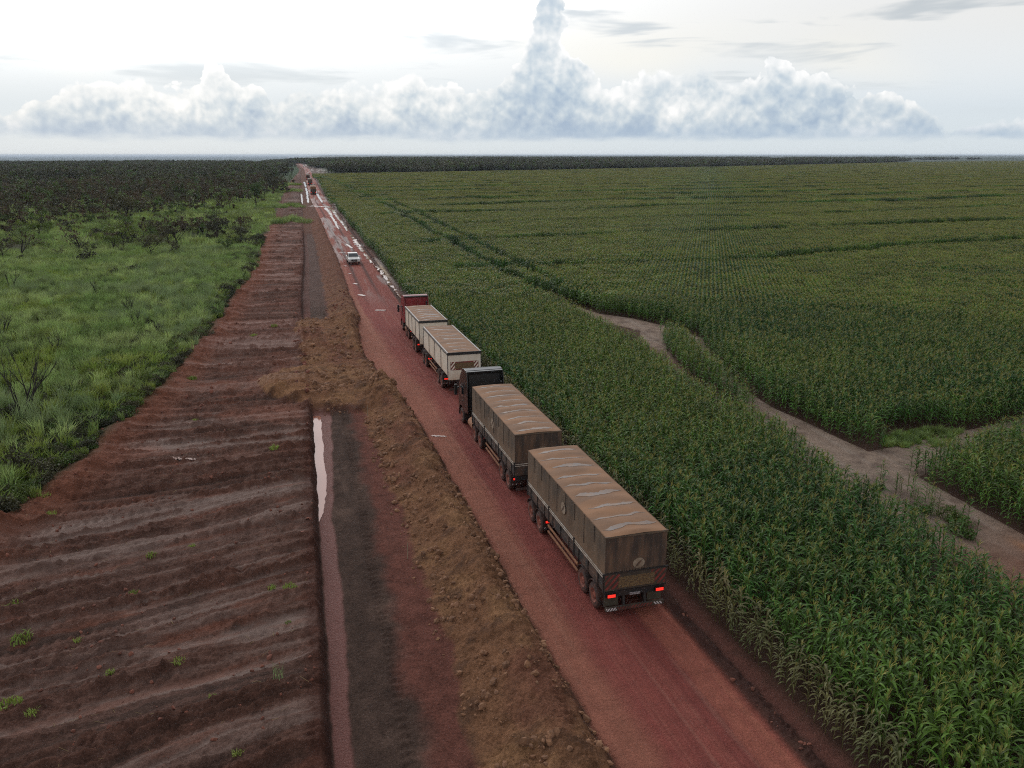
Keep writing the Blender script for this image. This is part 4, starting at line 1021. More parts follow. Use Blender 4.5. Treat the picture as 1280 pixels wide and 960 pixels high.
for xx, yy in spots:
    r = R.random(); kind = 'dark' if r < .42 else 'scorched' if r < .74 else 'mid' if r < .95 else 'lime'
    lab = {'dark': 'dark leafy scrub tree on the near side of the woodland', 'scorched': 'bare scorched scrub tree on the near side of the woodland',
           'mid': 'mid green scrub tree on the near side of the woodland', 'lime': 'yellow green scrub tree on the near side of the woodland'}[kind]
    put_tree(R.choice(BY[kind]), xx, yy, R.uniform(.38, .75), lab, {'dark': 'dark scrub trees', 'scorched': 'scorched scrub trees', 'mid': 'mid green scrub trees', 'lime': 'yellow green scrub trees'}[kind])
BU = [('dark', -17.5, 60, 1.0, 'dark bush behind the largest dead shrub'), ('lime', -10.9, 61.5, .75, 'bright green bush on the edge of the cleared ground above the red mound'),
      ('lime', -10.2, 67, .7, 'second bright green bush along the cleared edge'), ('dark', -12.6, 56.5, 1.0, 'dark bush just above the red earth mound'),
      ('dark', -14.6, 49, 1.1, 'big dark bush at the left border above the red mound'), ('dark', -12.9, 48, .8, 'dark bush beside the red earth mound'),
      ('dark', -13.9, 42.6, .9, 'dark bush at the lower left corner of the meadow'), ('mid', -9.6, 79, .8, 'green bush at the cleared edge below the meadow corner'),
      ('mid', -7.9, 94, .9, 'green bush on the cleared edge midway up the strip'), ('dark', -6.3, 111, 1.0, 'dark bush on the cleared edge near the upper strip'),
      ('mid', -5.7, 133, 1.1, 'green bush near the top of the cleared strip'), ('dark', -5.0, 160, 1.2, 'dark bush at the top corner of the meadow'),
      ('dark', -20.0, 134, 1.3, 'round dark bush alone in the upper meadow'), ('dark', -22.3, 131, 1.0, 'smaller dark bush beside the round one in the upper meadow'),
      ('mid', -15.2, 65, 1.0, 'green bush in the tall grass behind the red mound'), ('mid', -13.8, 72, 1.1, 'green bush in mid meadow near the cleared edge'),
      ('mid', -9.5, 87, .9, 'green bush with pale grass on the strip edge'), ('dark', -29, 148, 2.0, 'large dark shrub mass at the end of the meadow')]
for k, x, y, s, l in BU: put_bush(k, x, y, s, l)
DD = [(-17.0, 60.5, 1.7, 'large bare burnt shrub at the left border of the meadow'), (-15.5, 98, .9, 'bare burnt shrub in the middle of the meadow'), (-21.8, 113, .9, 'bare burnt shrub in the upper meadow'),
      (-25.5, 88, 1.1, 'bare burnt shrub at the left border higher up'), (-19.0, 80, .8, 'small burnt shrub left of mid meadow'), (-11, 84, .8, 'small burnt shrub near the cleared edge'), (-33, 120, 1.3, 'tall burnt shrub at the upper left border'), (-14, 90, .8, 'burnt stems right of the middle of the meadow')]
for i, (x, y, s, l) in enumerate(DD):
    o = link('dead_shrub', DEAD[i % 4]); o.location = (x, y, gz(x, y)); o.rotation_euler = (0, 0, R.uniform(0, 6.28)); o.scale = (s*.95, s*.95, s*1.5); tag(o, l, 'shrub')
# weed tufts on the cleared ground
WEED = [grass_clump(rg, 60, .30, .07, .20, .020, 1.3, (0, 0)).mesh('blades', [M_GRASSB]) for _ in range(3)]
WEEDT = grass_clump(rg, 26, .2, .35, .9, .008, .8, (0, 0)).mesh('blades', [M_GRASSP])
TU = [(-.35, 32.2, 1.2, 'bright weed tuft at the ditch edge'), (-1.1, 32.4, .8, 'weed tuft just left of the one at the ditch edge'), (-4.2, 27.5, 1.0, 'weed tuft in the middle of the lower cleared ground'),
      (-6.5, 33.4, .8, 'small round weed tuft between two furrows'), (-6.5, 27.7, .7, 'weed tuft low on the left of the cleared ground'), (-3.0, 25.4, .6, 'tiny weed tuft above the lower frame edge'),
      (-9.3, 26.7, 1.5, 'leafy weed clump at the lower left border'), (-10.0, 30.9, 1.6, 'broad weed clump at the left border'), (-8.5, 26.0, .9, 'weed tuft beside the lower left clump'),
      (-10.9, 33.4, 1.5, 'grass clump at the left border below the red mound'), (-4.6, 37.3, .8, 'weed tuft on a furrow in mid ground'), (-6.2, 36.5, 1.0, 'straggling weed tuft along a furrow'),
      (-.5, 29.5, .5, 'tiny two-leaf weed near the ditch edge'), (-2.1, 22.4, .8, 'weed tuft at the bottom edge of the frame'), (-12.2, 44.6, 1.1, 'green weed on the red earth mound'),
      (-11.6, 42.9, 1.0, 'second green weed on the red earth mound'), (-7.0, 68.5, 1.6, 'wide green weed patch far up the cleared ground'), (-8.0, 30.4, .7, 'weed tuft right of the broad clump'),
      (-.8, 49.7, 1.3, 'flat green weed strip left of the pool'), (-5.9, 57.1, .9, 'weed tuft above the small puddle'), (-2.5, 84, 1.4, 'green weed patch beside the heaped dirt'), (-.5, 88, 1.6, 'green weed patch at the ditch edge far up')]
for i, (x, y, s, l) in enumerate(TU):
    o = link('weed_tuft', WEED[i % 3]); o.location = (x, y, gz(x, y)); o.rotation_euler = (0, 0, R.uniform(0, 6.28)); o.scale = (s*.9, s*.75, s*.8); tag(o, l, 'weed')
o = link('weed_tuft', WEEDT); o.location = (-.9, 25.7, gz(-.9, 25.7)); tag(o, 'tall wispy weed with seed stalks near the ditch', 'weed')
# lone corn plants on the track
for i, (x, y, s, l) in enumerate([(34.0, 36.2, .8, 'lone corn plant on the bare fork of the track'), (36.2, 35.6, .85, 'lone corn plant at the corner of the right corn block'), (32.0, 32.6, .75, 'lone corn plant on the strip in mid track'),
                                  (31.0, 31.2, .7, 'second lone corn plant on the strip in mid track'), (31.6, 29.6, .7, 'third lone corn plant on the strip nearest the camera'), (30.6, 33.4, .6, 'yellowing corn plant on the strip in mid track'), (34.4, 33.6, .6, 'small corn plant beside the right corn block')]):
    st, lv, ta = NEAR[i]; mm = [M_CORND if 'yellow' in l else M_CORN, M_STALK, M_TASSEL]
    o = link('corn_plant', st.mesh('stalk', mm)); o.location = (x, y, .1); o.scale = (s, s, s)
    for q in lv: link('leaf', q.mesh('leaf', mm), o)
    link('tassel', ta.mesh('tassel', mm), o); tag(o, l, 'corn plant')
def mid_strip():
    pts = [(29.8+1.2*R.random()+.09*(y-28), y+R.uniform(-.3, .3)) for y in np.arange(28.2, 35, .24)]
    n = len(pts); P = np.array([(a, b, .1) for a, b in pts]); s = NR.uniform(.4, .75, n)
    instancer('weedy_corn', P, np.stack([np.zeros(n), np.zeros(n), NR.uniform(0, 6.28, n)], 1), np.stack([s, s, s], 1), np.where(NR.random(n) < .12, 10+NR.integers(0, 6, n), NR.integers(0, 10, n)), near_meshes+edge_meshes+[q[1] for q in BUSH['mid']]+[q[1] for q in BUSH['lime']], 'ragged weedy corn on the strip in the middle of the track', 'corn')
mid_strip()

# ------------------------------------------------------------------ woodland masses
def scrub_patch(rng, size, n, leaf, hmin, hmax, cardn, card):
    m = MB()
    for _ in range(n):
        x, y = rng.uniform(-size/2, size/2), rng.uniform(-size/2, size/2); h = rng.uniform(hmin, hmax); w = h*rng.uniform(.55, .95); k = rng.choice(leaf)
        m.tube([(x, y, -.2), (x+rng.uniform(-.3, .3), y, h*.6)], [h*.03, h*.015], 3, 0, cap=False)
        b = len(m.f)
        for j in range(5):
            a = rng.uniform(0, 6.28); r = w*.3*rng.random()
            cards(m, rng, (x+math.cos(a)*r, y+math.sin(a)*r, h*rng.uniform(.5, .95)), w*.28, cardn, card*rng.uniform(.8, 1.3))
        for q in range(b, len(m.f)): m.mi[q] = k
    return m
LM = [M_CHAR, M_DARKLEAF, M_MIDLEAF, M_BROWNLEAF]
sp = [scrub_patch(rt, 14, 12, [1, 1, 2, 3, 3, 3], 1.2, 4.6, 11, .26).mesh('scrub_patch', LM) for _ in range(5)]
fp = [scrub_patch(rt, 44, 110, [1, 1, 1, 1, 2], 4.5, 9.5, 9, .75).mesh('forest_patch', LM) for _ in range(4)]
def plant_woods():
    # scrub left of the road, 150 m to 520 m
    x, y = rows_grid(-420, 40, 165, 640, .3, 11, 11); n = len(x); x = x+NR.normal(0, 2.5, n); y = y+NR.normal(0, 2.5, n)
    u = x-bend(y); r = np.hypot(x, y)
    k = (u < -10 - .0*y + 7*fbm(x*.05, y*.05, 2, 601)) & in_view(x, y, 2, 300) & (r > 175) & (r < 560) & ((fbm(x*.02, y*.02, 3, 603) > -.12) | (r > 380))
    k &= ~((r < 200) & (NR.random(n) < .5))
    x, y = x[k], y[k]; a = len(x)
    P1 = np.stack([x, y, np.full(a, .4)], 1); s1 = NR.uniform(.8, 1.2, a)*np.interp(np.hypot(x, y), [175, 400], [.85, 1.2]); i1 = NR.integers(0, 5, a)
    # forest both sides of the far road, out to 4 km
    x, y = rows_grid(-2600, 5200, 380, 5200, .1, 36, 36); n = len(x); x = x+NR.normal(0, 5, n); y = y+NR.normal(0, 5, n)
    u = x-bend(y); r = np.hypot(x, y)
    edge = np.interp(x, [15, 36.7, 243, 605, 1284, 2200], [766, 778, 877, 1095, 1560, 2500])
    left = (u < -17) & (r > 520) & (r < 2000+600*fbm(x*.002, y*.002, 2, 605)); right = (u > 36) & (y > edge) & ((x < 1500) | (NR.random(n) < .25)) & (r < 3600)
    both = (y > 1850) & (np.abs(u-10) < 60) & (y < 3600)
    k = (left | right | both) & in_view(x, y, 5, 330) & ((r < 2200) | (NR.random(n) < .8))
    x, y = x[k], y[k]; b = len(x)
    P2 = np.stack([x, y, ground_z(x, y)], 1); s2 = NR.uniform(.85, 1.15, b)*np.where(x < bend(y), .72, 1.0); i2 = 5+NR.integers(0, 4, b)
    P = np.concatenate([P1, P2]); s = np.concatenate([s1, s2]); n = len(P)
    o = instancer('woodland', P, np.stack([np.zeros(n), np.zeros(n), NR.uniform(0, 6.28, n)], 1), np.stack([s, s, s*NR.uniform(.85, 1.15, n)], 1), np.concatenate([i1, i2]), sp+fp, 'dark scrub woodland spreading to the horizon behind the fields', 'woodland')
    print('woods', a, b)
plant_woods()

# ------------------------------------------------------------------ clods and stones on the heaped soil
M_CLOD = mat('clod', C(156, 112, 80), C(122, 86, 64), scale=.8, rough=.95, rnd=.25, bump=.3, bscale=20)
M_CLODR = mat('red_clod', C(140, 84, 66), C(112, 68, 54), scale=.8, rough=.95, rnd=.25, bump=.3, bscale=20)
def clod_mesh(rng, m):
    bm = bmesh.new(); bmesh.ops.create_icosphere(bm, subdivisions=1, radius=1)
    for v in bm.verts: v.co *= rng.uniform(.65, 1.2); v.co.z *= .7
    me = bpy.data.meshes.new('clod'); bm.to_mesh(me); bm.free(); me.materials.append(m); return me
def scatter_clods():
    n = 46000
    y = 18 + 95*NR.random(n)**1.5; u = NR.uniform(-13, 15.3, n)
    y = np.where(NR.random(n) < .5, 18+45*NR.random(n), y)
    x = u+bend(y); ur = road_left(y); rr = road_right(y)
    t = np.clip((u-4.9)/(ur-4.9), 0, 1)
    dens = np.where((u > 4.8) & (u < ur) & (y < 63), .25+.75*np.exp(-((t-.22)/.14)**2)+.9*np.exp(-((t-.93)/.06)**2), 0)
    dens = np.where((u > 1.5) & (u < ur) & (y >= 57) & (y < 95), .8, dens)
    dens = np.where((u > 5.2) & (u < ur) & (y >= 95), .35, dens)
    dens = np.where((u > rr+.1) & (u < rr+.7), .5, dens)
    dens = np.where((u < ditch_edge(y)) & (u > grass_edge(y)-1), .12, dens)
    dens = np.where((u < grass_edge(y)+2.6) & (u > grass_edge(y)-.5), .22, dens)
    k = (NR.random(n) < dens*np.clip(.5+1.3*fbm(x*.6, y*.6, 3, 701), .05, 1)) & in_view(x, y, 0, 80)
    x, y, u = x[k], y[k], u[k]; n = len(x)
    s = .03 + .17*NR.random(n)**3.4; s = np.where(y > 60, s*1.5, s); s = np.where(u > 13, s*.6, s); s = np.where(u < 1, s*.6, s)
    P = np.stack([x, y, ground_z(x, y)+s*.15], 1)
    red = ((u < 2) | (u > 13) | (y > 95))
    instancer('soil_clods', P, NR.uniform(0, 6.28, (n, 3)), np.stack([s*NR.uniform(.8, 1.3, n), s, s], 1), np.where(red, 4+NR.integers(0, 3, n), NR.integers(0, 4, n)),
              [clod_mesh(rt, M_CLOD) for _ in range(4)]+[clod_mesh(rt, M_CLODR) for _ in range(3)], 'brown clods and stones scattered over the spoil bank', 'clods')
    print('clods', n)
scatter_clods()
# straw litter on the cleared ground
def straw():
    n = 700; y = 20+50*NR.random(n); u = NR.uniform(-14, 1, n); x = u+bend(y); k = (u > grass_edge(y)) & (u < ditch_edge(y)) & (fbm(x*.3, y*.8, 3, 711) > .05)
    x, y = x[k], y[k]; n = len(x); m = MB(); m.add([(-.16, -.004, .0), (.16, -.004, .01), (.16, .004, .01), (-.16, .004, .0)], [(0, 1, 2, 3)])
    m2 = MB(); m2.add([(-.1, -.006, .0), (.02, -.006, .02), (.13, .03, .0), (.12, .04, .0), (.02, .006, .02), (-.1, .006, 0)], [(0, 1, 4, 5), (1, 2, 3, 4)])
    s = NR.uniform(.5, 1.5, n)
    instancer('straw_litter', np.stack([x, y, ground_z(x, y)+.012], 1), np.stack([NR.normal(0, .1, n), NR.normal(0, .1, n), NR.uniform(0, 6.28, n)], 1), np.stack([s, s, s], 1), NR.integers(0, 2, n), [m.mesh('straw', [M_STRAW]), m2.mesh('straw_bent', [M_STRAW])], 'dry straw and root litter strewn over the cleared ground', 'litter')
straw()
# ------------------------------------------------------------------ vehicle materials
DUST = C(128, 84, 66)
M_TYRE = mat('tyre', C(58, 44, 40), C(132, 78, 62), scale=3, rough=.9, lo=.4, hi=.7, bump=.3, bscale=30)
M_RIM = mat('rim_dusty', C(168, 96, 76), C(118, 66, 54), scale=5, rough=.8)
M_CHASSIS = mat('chassis_dusty', C(40, 34, 33), C(92, 60, 50), scale=2.5, rough=.85)
M_DARK = mat('dark_steel', C(34, 33, 34), C(74, 56, 48), scale=1.6, rough=.6, lo=.45, hi=.8)
M_BLACK = mat('black_plastic', C(24, 24, 26), C(44, 38, 36), scale=3, rough=.55)
M_TARPS = mat('tarp_side', C(122, 100, 80), C(66, 57, 50), scale=1.4, rough=.8, stretch=(1, 1, .35), lo=.3, hi=.72, bump=.25, bscale=5, dust=C(146, 112, 82), dust_z=(1.7, 3.2), dust_f=.6)
M_TARPR = mat('tarp_end', C(70, 56, 48), C(134, 100, 76), scale=1.6, rough=.75, stretch=(1.6, 1, .3), lo=.4, hi=.7, bump=.25, bscale=5)
M_TARPT = mat('tarp_top_dusty', C(158, 114, 80), C(122, 90, 66), scale=1.2, rough=.85, lo=.3, hi=.7, bump=.15, bscale=4, stretch=(.5, 1, 1))
M_FILM = mat('rain_film', C(122, 114, 112), C(142, 112, 90), scale=2.2, rough=.5, spec=.5, bump=.06, bscale=6)
M_PANEL = mat('side_board_dark', C(56, 51, 48), C(118, 86, 68), scale=1.8, rough=.7, lo=.42, hi=.72)
M_TRIM = mat('pale_trim', C(225, 216, 204), C(180, 160, 140), scale=3, rough=.6)
M_TAN = mat('dusty_rail', C(176, 122, 86), C(138, 92, 66), scale=3, rough=.8)
M_STRIPE = mat('red_stripe', C(150, 60, 54), C(96, 56, 46), scale=3, rough=.6)
M_GATE = mat('tailgate_dusty', C(82, 68, 54), C(60, 48, 42), scale=2.5, rough=.8)
M_BOARD = mat('warning_board_dirty', C(136, 108, 70), C(84, 62, 44), scale=14, rough=.8, lo=.42, hi=.58, stretch=(1, 1, 1.6))
M_LOGO = mat('logo_disc', C(176, 158, 138), C(140, 116, 96), scale=4, rough=.75)
M_LETTER = mat('dull_lettering', C(120, 98, 84), rough=.7)
M_WHITE = mat('reflective_white', C(225, 215, 215), rough=.35)
M_PLATE = mat('number_plate', C(190, 180, 182), C(90, 84, 86), scale=30, rough=.5, lo=.42, hi=.6)
M_FLAP = mat('mud_flap', C(74, 66, 54), C(96, 84, 66), scale=3, rough=.85)
M_LAMP = emis('tail_lamp_lit', (1.0, .04, .025), .75); M_LAMPH = mat('lamp_housing', C(50, 16, 16), rough=.4)
M_BODYW = mat('dusty_white_paint', C(250, 240, 224), C(226, 206, 182), scale=1.1, rough=.55, lo=.35, hi=.7, dust=C(196, 152, 118), dust_z=(.9, 2.0), dust_f=.7, stretch=(1, 1, .3))
M_STEEL = mat('galvanised_rail', C(168, 164, 162), C(130, 118, 108), scale=3, rough=.45, metal=.3)
M_CABK = mat('black_cab_paint', C(20, 21, 24), C(32, 30, 32), scale=1.2, rough=.28, dust=C(76, 54, 46), dust_z=(.3, 1.6), dust_f=.7)
M_CABR = mat('red_cab_paint', C(150, 28, 42), C(120, 24, 34), scale=1.2, rough=.35, dust=C(120, 70, 58), dust_z=(.3, 1.5), dust_f=.6)
M_CABR2 = mat('dark_red_paint', C(88, 24, 32), C(60, 20, 26), scale=2, rough=.4)
M_GLASS = mat('dark_glass', C(22, 28, 32), rough=.06, spec=.8)
M_CAR = mat('white_car_paint', C(236, 236, 234), C(220, 212, 204), scale=1.5, rough=.25, dust=C(160, 118, 98), dust_z=(.1, .75), dust_f=.7)
M_HEAD = mat('headlight_glass', C(190, 195, 200), rough=.1, spec=.9)

# ------------------------------------------------------------------ wheels
def wheel_meshes(rad=.525, w=.29, rim_r=.30):
    t = MB(); p = []
    for a, r in ((-.5, rim_r), (-.5, rad-.10), (-.44, rad-.03), (-.30, rad), (.30, rad), (.44, rad-.03), (.5, rad-.10), (.5, rim_r)): p.append((a*w, r))
    t.lathe_x(p, 0, 0, 0, 28)
    for k in range(28):                               # tread lugs
        a = 2*math.pi*k/28
        for s in (-1, 1):
            c, q = math.cos(a), math.sin(a); r0, r1 = rad-.005, rad+.013; d = .032
            xs = sorted((s*w*.06, s*w*.38))
            vs = [(x, (c*r - q*e), (q*r + c*e)) for x in xs for e in (-d, d) for r in (r0, r1)]
            t.add(vs, [(0,1,3,2),(4,6,7,5),(1,5,7,3),(0,4,5,1),(2,3,7,6)])
    r = MB(); r.lathe_x([(-w*.5, rim_r), (-w*.47, rim_r-.03), (-w*.16, rim_r-.07), (-w*.10, .17), (-w*.34, .14), (-w*.40, .10), (-w*.40, .001)], 0, 0, 0, 24)
    r.lathe_x([(w*.5, rim_r), (w*.3, rim_r-.04), (w*.0, .001)], 0, 0, 0, 24)
    for k in range(10):
        a = 2*math.pi*k/10; y, z = .145*math.cos(a), .145*math.sin(a)
        r.tube([(-w*.30, y, z), (-w*.42, y, z)], .016, 5)
    return t.mesh('tyre', [M_TYRE], True), r.mesh('rim', [M_RIM], True)
WHEEL = wheel_meshes()
CARWHEEL = wheel_meshes(.38, .25, .24)
def put_wheel(parent, x, y, z=.525, side=-1, ms=None):
    t, r = ms or WHEEL
    e = link('wheel', t, parent); e.location = (x, y, z)
    if side > 0: e.rotation_euler = (0, 0, math.pi)
    link('rim', r, e); return e
def axle(parent, y, half=1.16, dual=True):
    MB().tube([(-half, y, .525), (half, y, .525)], .07, 8).build('axle', M_CHASSIS, parent)
    for s in (-1, 1):
        put_wheel(parent, s*half, y, side=s)
        if dual: put_wheel(parent, s*(half-.33), y, side=s)
def arc_guard(y, x0, x1, r=.62, a0=20, a1=160, zc=.525, th=.025):
    m = MB(); n = 12; vs = []
    for i in range(n+1):
        a = math.radians(a0+(a1-a0)*i/n)
        for rr in (r, r+th):
            for x in (x0, x1): vs.append((x, y+rr*math.cos(a), zc+rr*math.sin(a)))
    fs = []
    for i in range(n):
        b = i*4; c = b+4; fs += [(b, b+1, c+1, c), (b+2, c+2, c+3, b+3), (b, c, c+2, b+2), (b+1, b+3, c+3, c+1)]
    fs += [(0, 2, 3, 1), (n*4, n*4+1, n*4+3, n*4+2)]
    return m.add(vs, fs)
def lamp(parent, x, y, z, w=.30, h=.12):
    hs = MB().box(x-w/2-.03, x+w/2+.03, y, y+.06, z-h/2-.03, z+h/2+.03).build('tail_lamp', M_LAMPH, parent)
    for k in (-1, 1): MB().box(x-w/2, x+w/2, y-.02, y-.001, z+k*h*.28-h*.2, z+k*h*.28+h*.2).build('lamp_lens', M_LAMP, hs)
    return hs
def guard_set(parent, ys, half=1.16, flap=True, lit=(-1, 1), strip=True, zl=.82):
    """mudguards over a tandem, rear flap with lamp and reflector strip"""
    for s in (-1, 1):
        x0, x1 = sorted((s*(half-.5), s*(half+.17)))
        for y in ys: arc_guard(y, x0, x1).build('mudguard', M_CHASSIS, parent)
        if flap:
            yb = min(ys)-.66
            f = MB().box(x0, x1, yb-.02, yb+.02, .42, 1.06).build('mud_flap', M_CHASSIS, parent)
            if s in lit: lamp(parent, (x0+x1)/2+s*.06, yb-.085, zl, .30, .11)
            if strip:
                for k in range(5):
                    a = x0+.06+k*.11
                    MB().add([(a, yb-.026, .46), (a+.05, yb-.026, .46), (a+.09, yb-.026, .53), (a+.04, yb-.026, .53)], [(0, 1, 2, 3)]).build('reflector', M_WHITE if k % 2 == 0 else M_STRIPE, f)
def side_guard(parent, y0, y1, half=1.22):
    for s in (-1, 1):
        for z in (.50, .80): MB().box(s*half-.03, s*half+.03, y0, y1, z, z+.10).build('side_rail', M_TAN, parent, bevel=.008)
        for y in np.linspace(y0+.1, y1-.1, 3): MB().box(s*(half-.06)-.025, s*(half-.06)+.025, y-.025, y+.025, .5, 1.15).build('rail_bracket', M_CHASSIS, parent)
def chassis(parent, y0, y1, z=.95):
    m = MB()
    for x in (-.43, .43): m.box(x-.06, x+.06, y0, y1, z, z+.28)
    for y in np.arange(y0+.3, y1, 1.1): m.box(-1.2, 1.2, y-.05, y+.05, z+.14, z+.285)
    m.build('chassis', M_CHASSIS, parent)
    sp = MB()
    return m
def dolly(parent, yc, y_hitch):
    m = MB()
    for x in (-.4, .4): m.box(x-.05, x+.05, yc-1.0, yc+1.0, .62, .86)
    m.box(-.5, .5, yc-.35, yc+.35, .86, .95); m.tube([(-.35, yc+.9, .72), (0, y_hitch, .66)], .055, 6); m.tube([(.35, yc+.9, .72), (0, y_hitch, .66)], .055, 6)
    m.build('dolly_frame', M_CHASSIS, parent)
def stripes(parent, x0, x1, z0, z1, y, wid, mt, left=True, name='stripe', step=None, slope=1.0):
    """parallel diagonal bands clipped to a rectangle, a hair proud of it"""
    step = step or wid*2; H = z1-z0; a = x0-H*slope
    while a < x1:
        def clip(poly):
            for sgn, lim in ((1, x0), (-1, x1)):
                out = []
                for i in range(len(poly)):
                    p, q = poly[i], poly[(i+1) % len(poly)]; ip, iq = sgn*(p[0]-lim) >= 0, sgn*(q[0]-lim) >= 0
                    if ip: out.append(p)
                    if ip != iq: t = (lim-p[0])/(q[0]-p[0]); out.append((lim, p[1]+t*(q[1]-p[1])))
                poly = out
                if not poly: return poly
            return poly
        pl = clip([(a, z0), (a+wid, z0), (a+wid+H*slope, z1), (a+H*slope, z1)])
        if len(pl) > 2: MB().prism_y(pl, y-.004, y).build(name, mt, parent)
        a += step
def logo(parent, cx, cz, plane, at, r=.28):
    """pale disc with a dark slanting leaf; plane 'y' faces the rear, 'x' faces left"""
    n = 28; ring = [(r*math.cos(2*math.pi*i/n)*1.12, r*math.sin(2*math.pi*i/n)) for i in range(n)]
    leaf = [(-.20, -.22), (-.02, -.12), (.12, .04), (.20, .2), (.02, .1), (-.12, -.06)]; leaf = [(a*r/.28, b*r/.28) for a, b in leaf]
    for nm, poly, off, mt in (('logo_disc', ring, .006, M_LOGO), ('logo_leaf', leaf, .010, M_TARPR)):
        m = MB()
        if plane == 'y': m.prism_y([(cx+a, cz+b) for a, b in poly], at-off, at)
        else: m.prism_x([(cx-a, cz+b) for a, b in poly], at-off, at)
        m.build(nm, mt, parent)
def lettering(parent, txt, loc, size, mt, rot=(math.pi/2, 0, 0), space=1.0):
    cu = bpy.data.curves.new('lettering', 'FONT'); cu.body = txt; cu.size = size; cu.align_x = 'CENTER'; cu.extrude = .003; cu.space_character = space
    t = bpy.data.objects.new('lettering_curve', cu); me = bpy.data.meshes.new_from_object(t); bpy.data.objects.remove(t)
    me.materials.clear(); me.materials.append(mt); o = link('lettering', me, parent); o.location = loc; o.rotation_euler = rot; return o
def tarp_roof(parent, y0, y1, z, bows, seed, camber=.13, film=True, hw=1.30, sag=.05):
    """tarpaulin stretched over bows: cambered, sagging between them, with rain lying in the sags"""
    rg_ = np.random.default_rng(seed); ny = bows*14+1; nx = 25
    ys = np.linspace(y0, y1, ny); xs = np.linspace(-hw, hw, nx)
    X, Y = np.meshgrid(xs, ys); t = (Y-y0)/(y1-y0)*bows
    def zf(X, Y):
        t = (Y-y0)/(y1-y0)*bows; arch = camber*(1-(X/hw)**2)
        e = np.clip(np.minimum(Y-y0, y1-Y)/.25, 0, 1)
        return z - .02 + arch*(.35+.65*e) - sag*np.sin(np.pi*t)**2*(1-(X/hw)**4)*e + .012*fbm(X*2+seed, Y*2, 3, 800+seed)
    V = np.stack([X, Y, zf(X, Y)], -1).reshape(-1, 3)
    i = (np.arange(ny-1)[:, None]*nx+np.arange(nx-1)[None, :]).ravel(); F = np.stack([i, i+1, i+nx+1, i+nx], 1)
    o = link('tarp_top', fast_mesh('tarp_top', V, F, mats=[M_TARPT]), parent)
    if film:
        for b in range(bows):
            n = 36; xc = np.linspace(-hw*.92+rg_.uniform(0, .3), hw*.95-rg_.uniform(0, .25), n)
            yc = y0+(b+.5+rg_.uniform(-.12, .12))/bows*(y1-y0) + .26*fbm(xc*1.1+b*5, xc*0+seed, 3, 820)
            hw_ = (.10+.10*fbm(xc*2.2+b, xc*0+3+seed, 4, 830, .7))*np.clip(np.minimum(np.arange(n), n-1-np.arange(n))/6, .05, 1)*rg_.uniform(.5, 1.5)
            hw_ = np.clip(hw_, .015, .34)
            V = np.concatenate([np.stack([xc, yc+f*hw_, zf(xc, yc+f*hw_)+.009], 1) for f in (-1, 0, 1)])
            F = np.array([[k, k+1, n+k+1, n+k] for k in range(n-1)]+[[n+k, n+k+1, 2*n+k+1, 2*n+k] for k in range(n-1)])
            link('rain_film', fast_mesh('rain_film', V, F, mats=[M_FILM]), o)
    return o
def box_sheet(name, parent, mt, corners, nx, nz, amp, seed, vertical_fold=None):
    """a cloth wall between four corners, rippled a little"""
    a, b, c, d = (np.array(p, float) for p in corners); s = np.linspace(0, 1, nx); t = np.linspace(0, 1, nz); S_, T_ = np.meshgrid(s, t)
    P = (a*(1-S_[..., None])+b*S_[..., None])*(1-T_[..., None]) + (d*(1-S_[..., None])+c*S_[..., None])*T_[..., None]
    nrm = np.cross(b-a, d-a); nrm /= np.linalg.norm(nrm); L1 = np.linalg.norm(b-a)
    w = amp*fbm(S_*L1*.9+seed, T_*1.2, 4, 840+seed) + (amp*.9*np.sin(S_*L1*2*math.pi/1.1)*np.sin(np.pi*T_) if vertical_fold else 0)
    P = P + nrm*(w*np.clip(np.minimum(S_, 1-S_)*8, 0, 1)*np.clip(np.minimum(T_, 1-T_)*5, 0, 1))[..., None]
    i = (np.arange(nz-1)[:, None]*nx+np.arange(nx-1)[None, :]).ravel(); F = np.stack([i, i+1, i+nx+1, i+nx], 1)
    return link(name, fast_mesh(name, P.reshape(-1, 3), F, mats=[mt]), parent)

